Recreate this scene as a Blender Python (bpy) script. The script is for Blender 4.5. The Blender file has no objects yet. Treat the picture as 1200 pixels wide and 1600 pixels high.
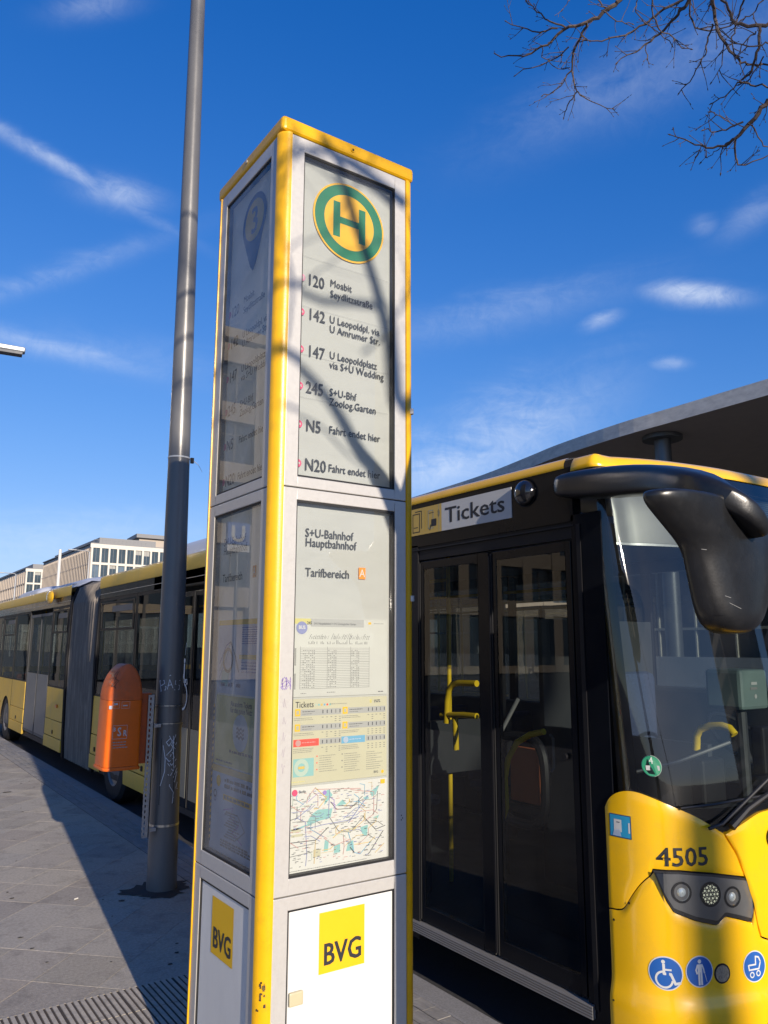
import bpy, math, random
from math import sin, cos, tan, pi, radians, sqrt, atan2, exp
from mathutils import Vector, Matrix
random.seed(7)
S = bpy.context.scene
COL = S.collection

# ------------------------------------------------------------------ camera (solved from the photograph)
FPX, PITCH, ROLL, YAW, HC = 1215.47, 0.17105, 0.0030, 0.6032, 1.8
Fv = Vector((sin(YAW)*cos(PITCH), cos(YAW)*cos(PITCH), sin(PITCH)))
R0 = Vector((cos(YAW), -sin(YAW), 0)); U0 = R0.cross(Fv)
Rv = R0*cos(ROLL)+U0*sin(ROLL); Uv = U0*cos(ROLL)-R0*sin(ROLL)
cam = bpy.data.cameras.new('camera'); camo = bpy.data.objects.new('camera', cam); COL.objects.link(camo)
cam.sensor_width = 36; cam.lens = 36*FPX/1600; cam.clip_start = 0.05; cam.clip_end = 3000
M = Matrix((Rv, Uv, -Fv)).transposed().to_4x4(); M.translation = Vector((0, 0, HC))
camo.matrix_world = M
S.camera = camo

def ray(x, y): return Fv*FPX+Rv*(x-600)-Uv*(y-800)
C0 = Vector((0, 0, HC))
def PX(x, y, X): d = ray(x, y); return d*(X/d.x)+C0
def PY(x, y, Y): d = ray(x, y); return d*(Y/d.y)+C0
def PZ(x, y, z): d = ray(x, y); return d*((z-HC)/d.z)+C0
def PD(x, y, r): d = ray(x, y).normalized(); return d*r+C0

# ------------------------------------------------------------------ sun, sky, exposure
SUN_EL = radians(17.0)
SX, SY = 0.130, 1.0                        # ground direction the light travels in
sd = Vector((SX, SY, -tan(SUN_EL)*sqrt(SX*SX+SY*SY))).normalized()
sun = bpy.data.lights.new('sun', 'SUN'); sun.energy = 4.5; sun.angle = radians(0.5); sun.color = (1, .88, .74)
suno = bpy.data.objects.new('sun', sun); COL.objects.link(suno)
suno.rotation_euler = sd.to_track_quat('-Z', 'Y').to_euler(); suno.location = (0, -10, 20)
W = bpy.data.worlds.new('World'); S.world = W; W.use_nodes = True
wn = W.node_tree; N = wn.nodes; L = wn.links; N.clear()
wo = N.new('ShaderNodeOutputWorld'); bg = N.new('ShaderNodeBackground'); L.new(bg.outputs[0], wo.inputs[0])
sky = N.new('ShaderNodeTexSky'); sky.sky_type = 'NISHITA'; sky.sun_disc = False
sky.sun_elevation = SUN_EL; sky.sun_rotation = pi+0.127; sky.altitude = 300; sky.air_density = 1.0; sky.dust_density = 0.2; sky.ozone_density = 3.0
bg.inputs['Strength'].default_value = 0.15
hs = N.new('ShaderNodeHueSaturation'); hs.inputs['Saturation'].default_value = 1.26; hs.inputs['Hue'].default_value = .518
cmp_ = N.new('ShaderNodeVectorMath'); cmp_.operation = 'MULTIPLY_ADD'; cmp_.inputs[1].default_value = (.15, .14, .11); cmp_.inputs[2].default_value = (1.05, .84, .72)
L.new(sky.outputs[0], cmp_.inputs[0])
dv = N.new('ShaderNodeVectorMath'); dv.operation = 'DIVIDE'; L.new(sky.outputs[0], dv.inputs[0]); L.new(cmp_.outputs[0], dv.inputs[1])
L.new(dv.outputs[0], hs.inputs['Color'])
tc = N.new('ShaderNodeTexCoord')
def wmath(op, a, b=None, c=None):
    n = N.new('ShaderNodeMath'); n.operation = op
    for i, v in enumerate((a, b, c)):
        if v is None: continue
        if isinstance(v, (int, float)): n.inputs[i].default_value = v
        else: L.new(v, n.inputs[i])
    return n.outputs[0]
# thin clouds: stretched noise kept to patches of the sky
mp = N.new('ShaderNodeMapping'); mp.inputs['Scale'].default_value = (3, 3, 11); mp.inputs['Rotation'].default_value = (0.30, 0.22, 0.5)
L.new(tc.outputs['Generated'], mp.inputs[0])
nz = N.new('ShaderNodeTexNoise'); nz.inputs['Scale'].default_value = 2.6; nz.inputs['Detail'].default_value = 9; nz.inputs['Roughness'].default_value = .62; nz.inputs['Distortion'].default_value = .9
L.new(mp.outputs[0], nz.inputs['Vector'])
nz2 = N.new('ShaderNodeTexNoise'); nz2.inputs['Scale'].default_value = 34; nz2.inputs['Detail'].default_value = 6; nz2.inputs['Roughness'].default_value = .7; nz2.inputs['Distortion'].default_value = 1.6
L.new(tc.outputs['Generated'], nz2.inputs['Vector'])
total = None
CLOUDS = [  # px, py, length (px), width (px), tilt (deg), strength
    (100, 262, 130, 9, 30, .40), (185, 302, 46, 17, 10, .46), (1085, 460, 52, 13, 4, .85), (940, 500, 24, 10, -20, .4),
    (790, 690, 150, 55, -28, .42), (690, 735, 110, 48, -10, .50), (80, 545, 170, 15, 12, .28), (90, 425, 150, 14, -18, .20), (1010, 120, 190, 40, -25, .16),
    (60, 850, 240, 40, -4, .22), (1190, 330, 50, 18, -35, .18), (780, 490, 180, 26, -12, .17), (1045, 567, 22, 10, 0, .35), (1100, 355, 16, 12, 0, .18), (210, 560, 120, 26, 10, .12), (150, 10, 50, 14, -10, .2)]
for (px, py, ln, wd, tl, st) in CLOUDS:
    c = ray(px, py).normalized(); t = radians(tl)
    a1 = (Rv*cos(t)-Uv*sin(t)); a1 = (a1-c*a1.dot(c)).normalized(); a2 = c.cross(a1)
    sc = 1.12
    def dotn(vec, k):
        n = N.new('ShaderNodeVectorMath'); n.operation = 'DOT_PRODUCT'; n.inputs[1].default_value = vec*k
        L.new(tc.outputs['Generated'], n.inputs[0]); return n.outputs['Value']
    u_ = wmath('SUBTRACT', dotn(a1, FPX/(ln*sc)), 0.0); v_ = dotn(a2, FPX/(wd*sc))
    v_ = wmath('ADD', v_, wmath('MULTIPLY', wmath('SUBTRACT', nz.outputs['Fac'], .5), 1.5))
    r2 = wmath('ADD', wmath('MULTIPLY', u_, u_), wmath('MULTIPLY', v_, v_))
    m = wmath('MULTIPLY', wmath('POWER', 2.718, wmath('MULTIPLY', r2, -1.3)), st)
    m = wmath('MULTIPLY', m, wmath('GREATER_THAN', dotn(c, 1), 0))
    total = m if total is None else wmath('MAXIMUM', total, m)
tex = wmath('MULTIPLY', wmath('SUBTRACT', wmath('ADD', wmath('MULTIPLY', nz.outputs['Fac'], .75), wmath('MULTIPLY', nz2.outputs['Fac'], .55)), .34), 2.1)
cfac = wmath('MINIMUM', wmath('MAXIMUM', wmath('MULTIPLY', total, tex), 0), 1)
mixc = N.new('ShaderNodeMixRGB'); L.new(cfac, mixc.inputs[0]); L.new(hs.outputs[0], mixc.inputs[1]); mixc.inputs[2].default_value = (4.3, 4.7, 5.3, 1)
L.new(mixc.outputs[0], bg.inputs['Color'])
S.view_settings.view_transform = 'Standard'; S.view_settings.look = 'None'; S.view_settings.exposure = 0.45; S.view_settings.gamma = 1
S.view_settings.use_curve_mapping = False
S.render.engine = 'CYCLES'; S.cycles.use_denoising = True; S.cycles.max_bounces = 10; S.cycles.transparent_max_bounces = 24
S.cycles.caustics_reflective = False; S.cycles.caustics_refractive = False

# ------------------------------------------------------------------ materials
MATS = {}
def mat(name, col, rough=.5, metal=0, var=.08, vs=6, bump=0, bs=40, spec=.5, coat=0, dirt=None, dcol=(.12, .10, .08), dscale=3, stretch=None, rvar=.12, emit=0):
    if name in MATS: return MATS[name]
    m = bpy.data.materials.new(name); m.use_nodes = True; MATS[name] = m
    n = m.node_tree.nodes; l = m.node_tree.links; b = n['Principled BSDF']
    b.inputs['Metallic'].default_value = metal; b.inputs['Specular IOR Level'].default_value = spec
    b.inputs['Coat Weight'].default_value = coat; b.inputs['Coat Roughness'].default_value = .06
    t = n.new('ShaderNodeTexCoord'); mpn = n.new('ShaderNodeMapping'); l.new(t.outputs['Object'], mpn.inputs[0])
    if stretch: mpn.inputs['Scale'].default_value = stretch
    x = n.new('ShaderNodeTexNoise'); x.inputs['Scale'].default_value = vs; x.inputs['Detail'].default_value = 8; x.inputs['Roughness'].default_value = .65
    l.new(mpn.outputs[0], x.inputs['Vector'])
    r = n.new('ShaderNodeMapRange'); r.inputs['From Min'].default_value = .3; r.inputs['From Max'].default_value = .7
    r.inputs['To Min'].default_value = 1-var; r.inputs['To Max'].default_value = 1+var; l.new(x.outputs['Fac'], r.inputs['Value'])
    v = n.new('ShaderNodeVectorMath'); v.operation = 'SCALE'; v.inputs[0].default_value = col[:3]; l.new(r.outputs[0], v.inputs['Scale'])
    out = v.outputs[0]
    if dirt:
        x2 = n.new('ShaderNodeTexNoise'); x2.inputs['Scale'].default_value = dscale; x2.inputs['Detail'].default_value = 10; x2.inputs['Roughness'].default_value = .72
        l.new(mpn.outputs[0], x2.inputs['Vector'])
        r2 = n.new('ShaderNodeMapRange'); r2.inputs['From Min'].default_value = .5; r2.inputs['From Max'].default_value = .78; r2.inputs['To Min'].default_value = 0; r2.inputs['To Max'].default_value = dirt
        l.new(x2.outputs['Fac'], r2.inputs['Value'])
        mx = n.new('ShaderNodeMixRGB'); l.new(r2.outputs[0], mx.inputs[0]); l.new(out, mx.inputs[1]); mx.inputs[2].default_value = (*dcol, 1); out = mx.outputs[0]
    l.new(out, b.inputs['Base Color'])
    rr = n.new('ShaderNodeMapRange'); rr.inputs['To Min'].default_value = max(.02, rough*(1-rvar*2)); rr.inputs['To Max'].default_value = min(1, rough*(1+rvar*2))
    l.new(x.outputs['Fac'], rr.inputs['Value']); l.new(rr.outputs[0], b.inputs['Roughness'])
    if bump:
        x3 = n.new('ShaderNodeTexNoise'); x3.inputs['Scale'].default_value = bs; x3.inputs['Detail'].default_value = 6; l.new(mpn.outputs[0], x3.inputs['Vector'])
        bp = n.new('ShaderNodeBump'); bp.inputs['Strength'].default_value = bump; bp.inputs['Distance'].default_value = .01; l.new(x3.outputs['Fac'], bp.inputs['Height']); l.new(bp.outputs[0], b.inputs['Normal'])
    if emit:
        b.inputs['Emission Color'].default_value = (*col[:3], 1); b.inputs['Emission Strength'].default_value = emit
    return m
def glass(name, tint, refl=1.0, rough=.0, haze=0, hcol=(.5, .5, .5), wav=0):
    if name in MATS: return MATS[name]
    m = bpy.data.materials.new(name); m.use_nodes = True; MATS[name] = m
    n = m.node_tree.nodes; l = m.node_tree.links; n.clear()
    o = n.new('ShaderNodeOutputMaterial'); tr = n.new('ShaderNodeBsdfTransparent'); tr.inputs[0].default_value = (*tint, 1)
    g = n.new('ShaderNodeBsdfGlossy'); g.inputs['Roughness'].default_value = rough; g.inputs['Color'].default_value = (1, 1, 1, 1)
    f = n.new('ShaderNodeFresnel'); f.inputs[0].default_value = 1.5
    k = n.new('ShaderNodeMath'); k.operation = 'MULTIPLY'; k.inputs[1].default_value = refl; k.use_clamp = True; l.new(f.outputs[0], k.inputs[0])
    if wav:
        t = n.new('ShaderNodeTexCoord'); x = n.new('ShaderNodeTexNoise'); x.inputs['Scale'].default_value = 1.6; l.new(t.outputs['Object'], x.inputs[0])
        bp = n.new('ShaderNodeBump'); bp.inputs['Strength'].default_value = wav; bp.inputs['Distance'].default_value = .02; l.new(x.outputs['Fac'], bp.inputs['Height']); l.new(bp.outputs[0], g.inputs['Normal'])
    base = tr.outputs[0]
    if haze:
        d = n.new('ShaderNodeBsdfDiffuse'); d.inputs[0].default_value = (*hcol, 1)
        t = n.new('ShaderNodeTexCoord'); x = n.new('ShaderNodeTexNoise'); x.inputs['Scale'].default_value = 5; x.inputs['Detail'].default_value = 8; l.new(t.outputs['Object'], x.inputs[0])
        r = n.new('ShaderNodeMapRange'); r.inputs['From Min'].default_value = .35; r.inputs['From Max'].default_value = .75; r.inputs['To Min'].default_value = haze*.4; r.inputs['To Max'].default_value = haze*1.5; l.new(x.outputs['Fac'], r.inputs[0])
        mm = n.new('ShaderNodeMixShader'); l.new(r.outputs[0], mm.inputs[0]); l.new(base, mm.inputs[1]); l.new(d.outputs[0], mm.inputs[2]); base = mm.outputs[0]
    mx = n.new('ShaderNodeMixShader'); l.new(k.outputs[0], mx.inputs[0]); l.new(base, mx.inputs[1]); l.new(g.outputs[0], mx.inputs[2]); l.new(mx.outputs[0], o.inputs[0])
    return m

YEL = (.90, .50, .006)
m_yel_post = mat('yellow_enamel', (.78, .42, .004), .32, var=.07, vs=9, dirt=.35, dcol=(.30, .17, .02), dscale=14, bump=.05, bs=160)
m_frame = mat('silver_aluminium', (.51, .495, .465), .42, .2, var=.025, vs=40, dirt=.22, dcol=(.30, .26, .22), dscale=60, bump=.05, bs=220)
m_gasket = mat('black_rubber', (.008, .008, .009), .6)
m_back = mat('milky_backing', (.78, .79, .76), .5, var=.04, vs=3, dirt=.2, dcol=(.40, .42, .40), dscale=5, stretch=(1, 1, 3))
_n = m_back.node_tree.nodes; _l = m_back.node_tree.links
_pb = _n['Principled BSDF']; _tr = _n.new('ShaderNodeBsdfTranslucent'); _tr.inputs[0].default_value = (.85, .86, .82, 1); _mx = _n.new('ShaderNodeMixShader'); _mx.inputs[0].default_value = .46
_l.new(_pb.outputs[0], _mx.inputs[1]); _l.new(_tr.outputs[0], _mx.inputs[2]); _l.new(_mx.outputs[0], _n['Material Output'].inputs['Surface'])
m_white_panel = mat('white_painted_panel', (.68, .67, .63), .38, var=.03, vs=7, dirt=.22, dcol=(.48, .46, .42), dscale=11, stretch=(1, 1, .35), bump=.04, bs=30)
m_black = mat('black_plastic', (.010, .010, .012), .5, spec=.25)
m_blackgloss = mat('black_gloss_paint', (.006, .007, .010), .16, spec=.18, rvar=.3)
m_glass_col = glass('display_glass', (.95, .97, .96), 1.0, 0, haze=.035, hcol=(.7, .7, .7))
m_glass_side = glass('display_glass_brightened', (.96, .97, .97), .85, 0, haze=.20, hcol=(.6, .6, .6))  # pale haze brightens the shaded side's glass in place of reflected light
P = {}  # print colours
def pc(name, c, r=.55, **k):
    P[name] = mat('print_'+name, c, r, var=.03, **k); return P[name]
pc('black', (.022, .024, .028)); pc('white', (.60, .60, .58)); pc('paper', (.74, .75, .72)); pc('grey', (.19, .19, .19)); pc('lgrey', (.36, .365, .36))
pc('green', (.003, .16, .075)); pc('orange', (.80, .26, .02)); pc('hyellow', (.80, .43, .012)); pc('magenta', (.62, .06, .16)); pc('pale_pink', (.66, .30, .42))
pc('blue', (.012, .10, .38)); pc('navy', (.02, .05, .14)); pc('lblue', (.14, .36, .55)); pc('cream', (.50, .48, .35)); pc('red', (.75, .07, .05)); pc('yellow', (.80, .46, .004))
pc('teal', (.24, .46, .46)); pc('tan', (.55, .42, .22)); pc('violet', (.30, .20, .52)); pc('lilac', (.20, .22, .42)); pc('paleyellow', (.78, .72, .28)); pc('mgrey', (.09, .095, .105))
pc('mtaupe', (.42, .41, .30)); pc('mpink', (.50, .28, .27)); pc('msage', (.42, .52, .45)); pc('bpale', (.62, .70, .82)); pc('gold', (.62, .42, .10))

for k_ in ('bpale', 'paleyellow', 'gold', 'yellow') if False else ('bpale', 'paleyellow', 'paper'):
    nn_ = P[k_].node_tree.nodes; ll_ = P[k_].node_tree.links; b_ = nn_['Principled BSDF']; t_ = nn_.new('ShaderNodeBsdfTranslucent'); t_.inputs[0].default_value = {'bpale': (.62, .72, .85, 1), 'paleyellow': (.85, .80, .40, 1), 'paper': (.85, .85, .82, 1)}[k_]
    x_ = nn_.new('ShaderNodeMixShader'); x_.inputs[0].default_value = .40; ll_.new(b_.outputs[0], x_.inputs[1]); ll_.new(t_.outputs[0], x_.inputs[2]); ll_.new(x_.outputs[0], nn_['Material Output'].inputs['Surface'])
# ------------------------------------------------------------------ mesh helpers
class MB:
    def __init__(s): s.v = []; s.f = []; s.m = []; s.mats = []
    def mi(s, m):
        if m not in s.mats: s.mats.append(m)
        return s.mats.index(m)
    def face(s, pts, m):
        i = len(s.v); s.v += [tuple(p) for p in pts]; s.f.append(tuple(range(i, i+len(pts)))); s.m.append(s.mi(m))
    def raw(s, vs, fs, m):
        i = len(s.v); s.v += [tuple(p) for p in vs]; k = s.mi(m)
        for f in fs: s.f.append(tuple(a+i for a in f)); s.m.append(k)
    def box(s, x0, x1, y0, y1, z0, z1, m, F=None):
        vs = [(x, y, z) for x in (x0, x1) for y in (y0, y1) for z in (z0, z1)]
        if F: vs = [F(*p) for p in vs]
        s.raw(vs, [(0, 1, 3, 2), (4, 6, 7, 5), (0, 4, 5, 1), (2, 3, 7, 6), (0, 2, 6, 4), (1, 5, 7, 3)], m)
    def tube(s, pts, r, m, n=8, cap=True, sq=1.0):
        pts = [Vector(p) for p in pts]; rs = r if isinstance(r, (list, tuple)) else [r]*len(pts)
        up = Vector((0, 0, 1)); rings = []; prev = None
        for i, p in enumerate(pts):
            t = (pts[min(i+1, len(pts)-1)]-pts[max(i-1, 0)])
            if t.length < 1e-9: t = Vector((0, 0, 1))
            t.normalize()
            if prev is None:
                a = t.cross(up) if abs(t.z) < .9 else t.cross(Vector((0, 1, 0)))
            else: a = prev-t*prev.dot(t)
            a.normalize(); prev = a; b = t.cross(a)
            rings.append([p+(a*cos(2*pi*k/n)+b*sin(2*pi*k/n)*sq)*rs[i] for k in range(n)])
        vs = [q for r_ in rings for q in r_]; fs = []
        for i in range(len(pts)-1):
            for k in range(n): fs.append((i*n+k, i*n+(k+1) % n, (i+1)*n+(k+1) % n, (i+1)*n+k))
        if cap: fs.append(tuple(range(n-1, -1, -1))); fs.append(tuple(range((len(pts)-1)*n, len(pts)*n)))
        s.raw(vs, fs, m)
    def cyl(s, p0, p1, r, m, n=16): s.tube([p0, p1], r, m, n)
    def prism(s, poly, z0, z1, m):     # polygon in XY extruded in Z
        n = len(poly); vs = [(x, y, z0) for x, y in poly]+[(x, y, z1) for x, y in poly]
        fs = [tuple(range(n-1, -1, -1)), tuple(range(n, 2*n))]+[(i, (i+1) % n, n+(i+1) % n, n+i) for i in range(n)]
        s.raw(vs, fs, m)
    def grid(s, fn, nu, nv, m, closed_u=False):
        vs = [fn(i/nu, j/nv) for j in range(nv+1) for i in range(nu+1)]
        fs = [(j*(nu+1)+i, j*(nu+1)+i+1, (j+1)*(nu+1)+i+1, (j+1)*(nu+1)+i) for j in range(nv) for i in range(nu)]
        s.raw(vs, fs, m)
    # flat print in a frame F(u, v, off)
    def rect(s, F, u0, u1, v0, v1, off, m, nu=1):
        for k in range(nu):
            a = u0+(u1-u0)*k/nu; b = u0+(u1-u0)*(k+1)/nu
            s.face([F(a, v0, off), F(b, v0, off), F(b, v1, off), F(a, v1, off)], m)
    def poly(s, F, pts, off, m): s.face([F(u, v, off) for u, v in pts], m)
    def disc(s, F, u, v, r, off, m, n=32, ry=None):
        s.face([F(u+r*cos(2*pi*k/n), v+(ry or r)*sin(2*pi*k/n), off) for k in range(n)], m)
    def ring(s, F, u, v, r0, r1, off, m, n=36, a0=0, a1=2*pi):
        for k in range(n):
            a = a0+(a1-a0)*k/n; b = a0+(a1-a0)*(k+1)/n
            s.face([F(u+r0*cos(a), v+r0*sin(a), off), F(u+r1*cos(a), v+r1*sin(a), off), F(u+r1*cos(b), v+r1*sin(b), off), F(u+r0*cos(b), v+r0*sin(b), off)], m)
    def line(s, F, pts, w, off, m):
        for (a, b) in zip(pts, pts[1:]):
            dx, dy = b[0]-a[0], b[1]-a[1]; l = sqrt(dx*dx+dy*dy) or 1e-9; nx, ny = -dy/l*w/2, dx/l*w/2; ex, ey = dx/l*w*.3, dy/l*w*.3
            s.face([F(a[0]+nx-ex, a[1]+ny-ey, off), F(a[0]-nx-ex, a[1]-ny-ey, off), F(b[0]-nx+ex, b[1]-ny+ey, off), F(b[0]+nx+ex, b[1]+ny+ey, off)], m)
    def text(s, F, u, v, txt, size, off, m, sx=.86, bold=0, align='l', rot=0, shear=0):
        vs, fs, w = glyphs(txt, 0, shear); dx = {'l': 0, 'c': -w/2, 'r': -w}[align]
        c, sn = cos(rot), sin(rot)
        for i_, (ex, ey) in enumerate(((0, 0), (1, .6), (-1, -.6), (1, -.6), (-1, .6)) if bold else ((0, 0),)):
            out = []
            for (x, y) in vs:
                a, b = (x+dx+ex*bold*1.1)*size*sx, (y+ey*bold)*size
                out.append(F(u+a*c-b*sn, v+a*sn+b*c, off+i_*.00004))
            s.raw(out, fs, m)
    def build(s, name, parent=None, smooth=False, bevel=0, seg=2, weld=False):
        me = bpy.data.meshes.new(name); me.from_pydata(s.v, [], s.f)
        for m in s.mats: me.materials.append(m)
        me.polygons.foreach_set('material_index', s.m)
        if smooth: me.polygons.foreach_set('use_smooth', [True]*len(s.f))
        me.update()
        o = bpy.data.objects.new(name, me); COL.objects.link(o)
        if parent is not None: o.parent = parent
        if weld or bevel:
            w = o.modifiers.new('weld', 'WELD'); w.merge_threshold = .0001
        if bevel:
            b = o.modifiers.new('bevel', 'BEVEL'); b.width = bevel; b.segments = seg; b.limit_method = 'ANGLE'; b.angle_limit = radians(40)
        if smooth and not bevel:
            try: me.set_sharp_from_angle(angle=radians(42))
            except Exception: pass
        return o
GC = {}
def glyphs(txt, bold, shear):
    k = (txt, bold, shear)
    if k in GC: return GC[k]
    cu = bpy.data.curves.new('t', 'FONT'); cu.body = txt; cu.size = 1; cu.offset = bold; cu.shear = shear; cu.resolution_u = 2; cu.fill_mode = 'FRONT'
    o = bpy.data.objects.new('t', cu); COL.objects.link(o)
    dg = bpy.context.evaluated_depsgraph_get(); me = bpy.data.meshes.new_from_object(o.evaluated_get(dg))
    vs = [(p.co.x, p.co.y) for p in me.vertices]; fs = [tuple(f.vertices) for f in me.polygons]
    w = max([x for x, _ in vs] or [0]); GC[k] = (vs, fs, w)
    bpy.data.objects.remove(o); bpy.data.curves.remove(cu); bpy.data.meshes.remove(me)
    return GC[k]
def tag(o, label=None, cat=None, group=None, kind=None):
    if label: o['label'] = label
    if cat: o['category'] = cat
    if group: o['group'] = group
    if kind: o['kind'] = kind
    return o
def empty(name, loc=(0, 0, 0), label=None, cat=None, group=None):
    o = bpy.data.objects.new(name, None); COL.objects.link(o); o.location = loc; o.empty_display_size = .2
    tag(o, label, cat, group); return o
def adopt(root):   # children were built in world coordinates: keep them there
    bpy.context.view_layer.update()
    inv = root.matrix_world.inverted()
    for c in root.children: c.matrix_parent_inverse = inv
def copy_tree(o, parent=None):
    c = o.copy(); COL.objects.link(c)
    if parent is not None: c.parent = parent
    for ch in o.children: copy_tree(ch, c)
    return c
def scribble(mb, F, u, v, w, h, n, lw, off, m, seed=1, loops=3.0):
    rnd = random.Random(seed); pts = []
    for i in range(n):
        t = i/(n-1); pts.append((u+w*t+w*.12*sin(t*loops*2*pi+rnd.random()), v+h*(.5+.5*sin(t*loops*2*pi*1.37+seed))*(.6+.4*rnd.random())))
    mb.line(F, pts, lw, off, m)

# ================================================================== GROUND
KX = 2.83
def clip(poly, x0, x1, y0, y1):
    for ax, lim, sg in ((0, x0, 1), (0, x1, -1), (1, y0, 1), (1, y1, -1)):
        out = []
        for i in range(len(poly)):
            a, b = poly[i], poly[(i+1) % len(poly)]; da, db = (a[ax]-lim)*sg, (b[ax]-lim)*sg
            if da >= 0: out.append(a)
            if (da >= 0) != (db >= 0): t = da/(da-db); out.append((a[0]+(b[0]-a[0])*t, a[1]+(b[1]-a[1])*t))
        poly = out
        if not poly: return []
    return poly
m_asph = mat('asphalt', (.048, .048, .052), .85, var=.25, vs=30, bump=.4, bs=260, dirt=.3, dcol=(.08, .075, .07))
m_slab = [mat('concrete_slab_%d' % i, c, .86, var=.24, vs=55, bump=.5, bs=160, dirt=.7, dcol=(.12, .105, .09), dscale=5) for i, c in enumerate(((.42, .37, .295), (.37, .33, .265), (.44, .39, .31), (.40, .355, .29), (.385, .335, .27), (.41, .37, .305), (.355, .315, .26)))]
m_joint = mat('sand_joint', (.045, .040, .036), .95, var=.3, vs=60, bump=.3)
m_kerb = mat('granite_kerb', (.27, .26, .25), .75, var=.25, vs=90, bump=.2, bs=200, dirt=.4)
m_tact = mat('ribbed_concrete', (.46, .41, .33), .85, var=.14, vs=30, bump=.2, bs=160, dirt=.55, dcol=(.13, .11, .09), dscale=8)
m_groove = mat('dirt_filled_groove', (.07, .055, .042), .9, var=.3, vs=40)
mb = MB(); mb.face([(-900, -900, -.13), (900, -900, -.13), (900, 900, -.13), (-900, 900, -.13)], m_asph); o = mb.build('road'); tag(o, kind='structure')
pav = MB(); pav.box(-5, KX-.155, -40, 120, -.2, -.0022, m_joint); pavo = pav.build('pavement'); tag(pavo, kind='structure')
s45 = sqrt(.5); rnd = random.Random(3); P0 = (1.04, 5.43); sz = .394
RX0, RX1, RY0, RY1 = -.1, 2.40, 4.49, 17.0
slabs = 0
TX0, TX1, TY0 = .2, 1.98, 3.55
def slab(poly, h, mt, par=pavo):
    mb = MB(); n = len(poly); cx = sum(p[0] for p in poly)/n; cy = sum(p[1] for p in poly)/n
    g = .0014
    def ins(p, k): dx, dy = cx-p[0], cy-p[1]; l = sqrt(dx*dx+dy*dy); return (p[0]+dx/l*k, p[1]+dy/l*k)
    a = [ins(p, g) for p in poly]; b = [ins(p, g+.0012) for p in poly]
    vs = [(x, y, -.02) for x, y in a]+[(x, y, h-.0006) for x, y in a]+[(x, y, h) for x, y in b]
    fs = [(i, (i+1) % n, n+(i+1) % n, n+i) for i in range(n)]+[(n+i, n+(i+1) % n, 2*n+(i+1) % n, 2*n+i) for i in range(n)]+[tuple(range(2*n, 3*n))]
    mb.raw(vs, fs, mt); return mb.build('paving_slab', par)
cand = []
for i in range(-40, 60):
    for j in range(-40, 60):
        cx = P0[0]+(i*sz)*s45-(j*sz)*s45; cy = P0[1]+(i*sz)*s45+(j*sz)*s45
        q = sz*s45
        for (x0, x1, y0, y1) in ((RX0, RX1, RY0, RY1), (TX1+.01, RX1, 2.2, RY0)):
            p = clip([(cx, cy), (cx+q, cy+q), (cx, cy+2*q), (cx-q, cy+q)], x0, x1, y0, y1)
            if len(p) >= 3:
                ar = abs(sum(p[k][0]*p[(k+1) % len(p)][1]-p[(k+1) % len(p)][0]*p[k][1] for k in range(len(p))))/2
                if ar > .002: cand.append((cy, p))
cand.sort(key=lambda c: c[0])
far = MB()
def visible(p):
    x, y = p; d = Vector((x, y, 0))-C0; z = d.dot(Fv)
    if z < .1: return False
    px = 600+FPX*d.dot(Rv)/z; py = 800-FPX*d.dot(Uv)/z
    return -60 < px < 1260 and py < 1680
n1 = 0
for cy, p in cand:
    vis = any(visible(q) for q in p)
    if vis and n1 < 290:
        slab(p, rnd.uniform(-.0006, .0006), rnd.choice(m_slab)); n1 += 1
    else: far.face([(x, y, -.001) for x, y in p], rnd.choice(m_slab))
if far.f: tag(far.build('far_paving_slabs', pavo), kind='stuff')
# outlying pavement outside the frame and far along the street
mb = MB(); mb.box(-5, RX0-.01, -40, 120, -.012, .0, m_slab[0]); mb.box(RX0, 2.4, RY1+.01, 120, -.012, .0, m_slab[1]); mb.box(RX0, 2.4, -40, 2.19, -.012, .0, m_slab[1]); mb.box(RX0, TX1, 2.2, TY0-.01, -.012, .0, m_slab[1]); mb.box(RX0, TX0-.01, TY0, RY0, -.012, .0, m_slab[1])
mb.build('outer_paving', pavo)
# smooth band of small setts along the kerb
m_band = mat('streaked_sett_band', (.27, .255, .235), .85, var=.25, vs=24, bump=.6, bs=70, dirt=.6, dcol=(.30, .27, .24), dscale=2, stretch=(1, .22, 1))  # pale lengthwise streaks in its colour stand for sunlight thrown back by the bus
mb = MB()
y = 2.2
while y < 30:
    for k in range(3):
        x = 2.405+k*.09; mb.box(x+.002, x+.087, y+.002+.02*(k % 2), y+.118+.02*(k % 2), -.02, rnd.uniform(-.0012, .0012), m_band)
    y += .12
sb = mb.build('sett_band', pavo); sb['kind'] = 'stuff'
mb = MB(); y = -40
while y < 110:
    if y < 2 or y > 30: mb.box(KX-.15, KX, y+.003, y+.997, -.13, 0, m_kerb)
    else:
        k = MB(); k.box(KX-.15, KX, y+.004, y+.996, -.13, rnd.uniform(-.003, .001), m_kerb); k.build('kerb_stone', pavo, bevel=.012)
    y += 1
tag(mb.build('far_kerb_stones', pavo), kind='stuff')
# tactile slabs with ribs running along the street
x = TX0
while x < TX1-.05:
    y = RY0-.30*3
    for r_ in range(3):
        t = MB(); t.box(x+.0015, x+.2955, y+.0015, y+.2985, -.02, -.0018, m_groove)
        for k in range(9):
            cx = x+.018+k*.0325
            t.prism([(cx-.0095, y+.004), (cx+.0095, y+.004), (cx+.0095, y+.297), (cx-.0095, y+.297)], -.006, .0035, m_tact)
        t.build('tactile_slab', pavo)
        y += .30
    x += .297
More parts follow.
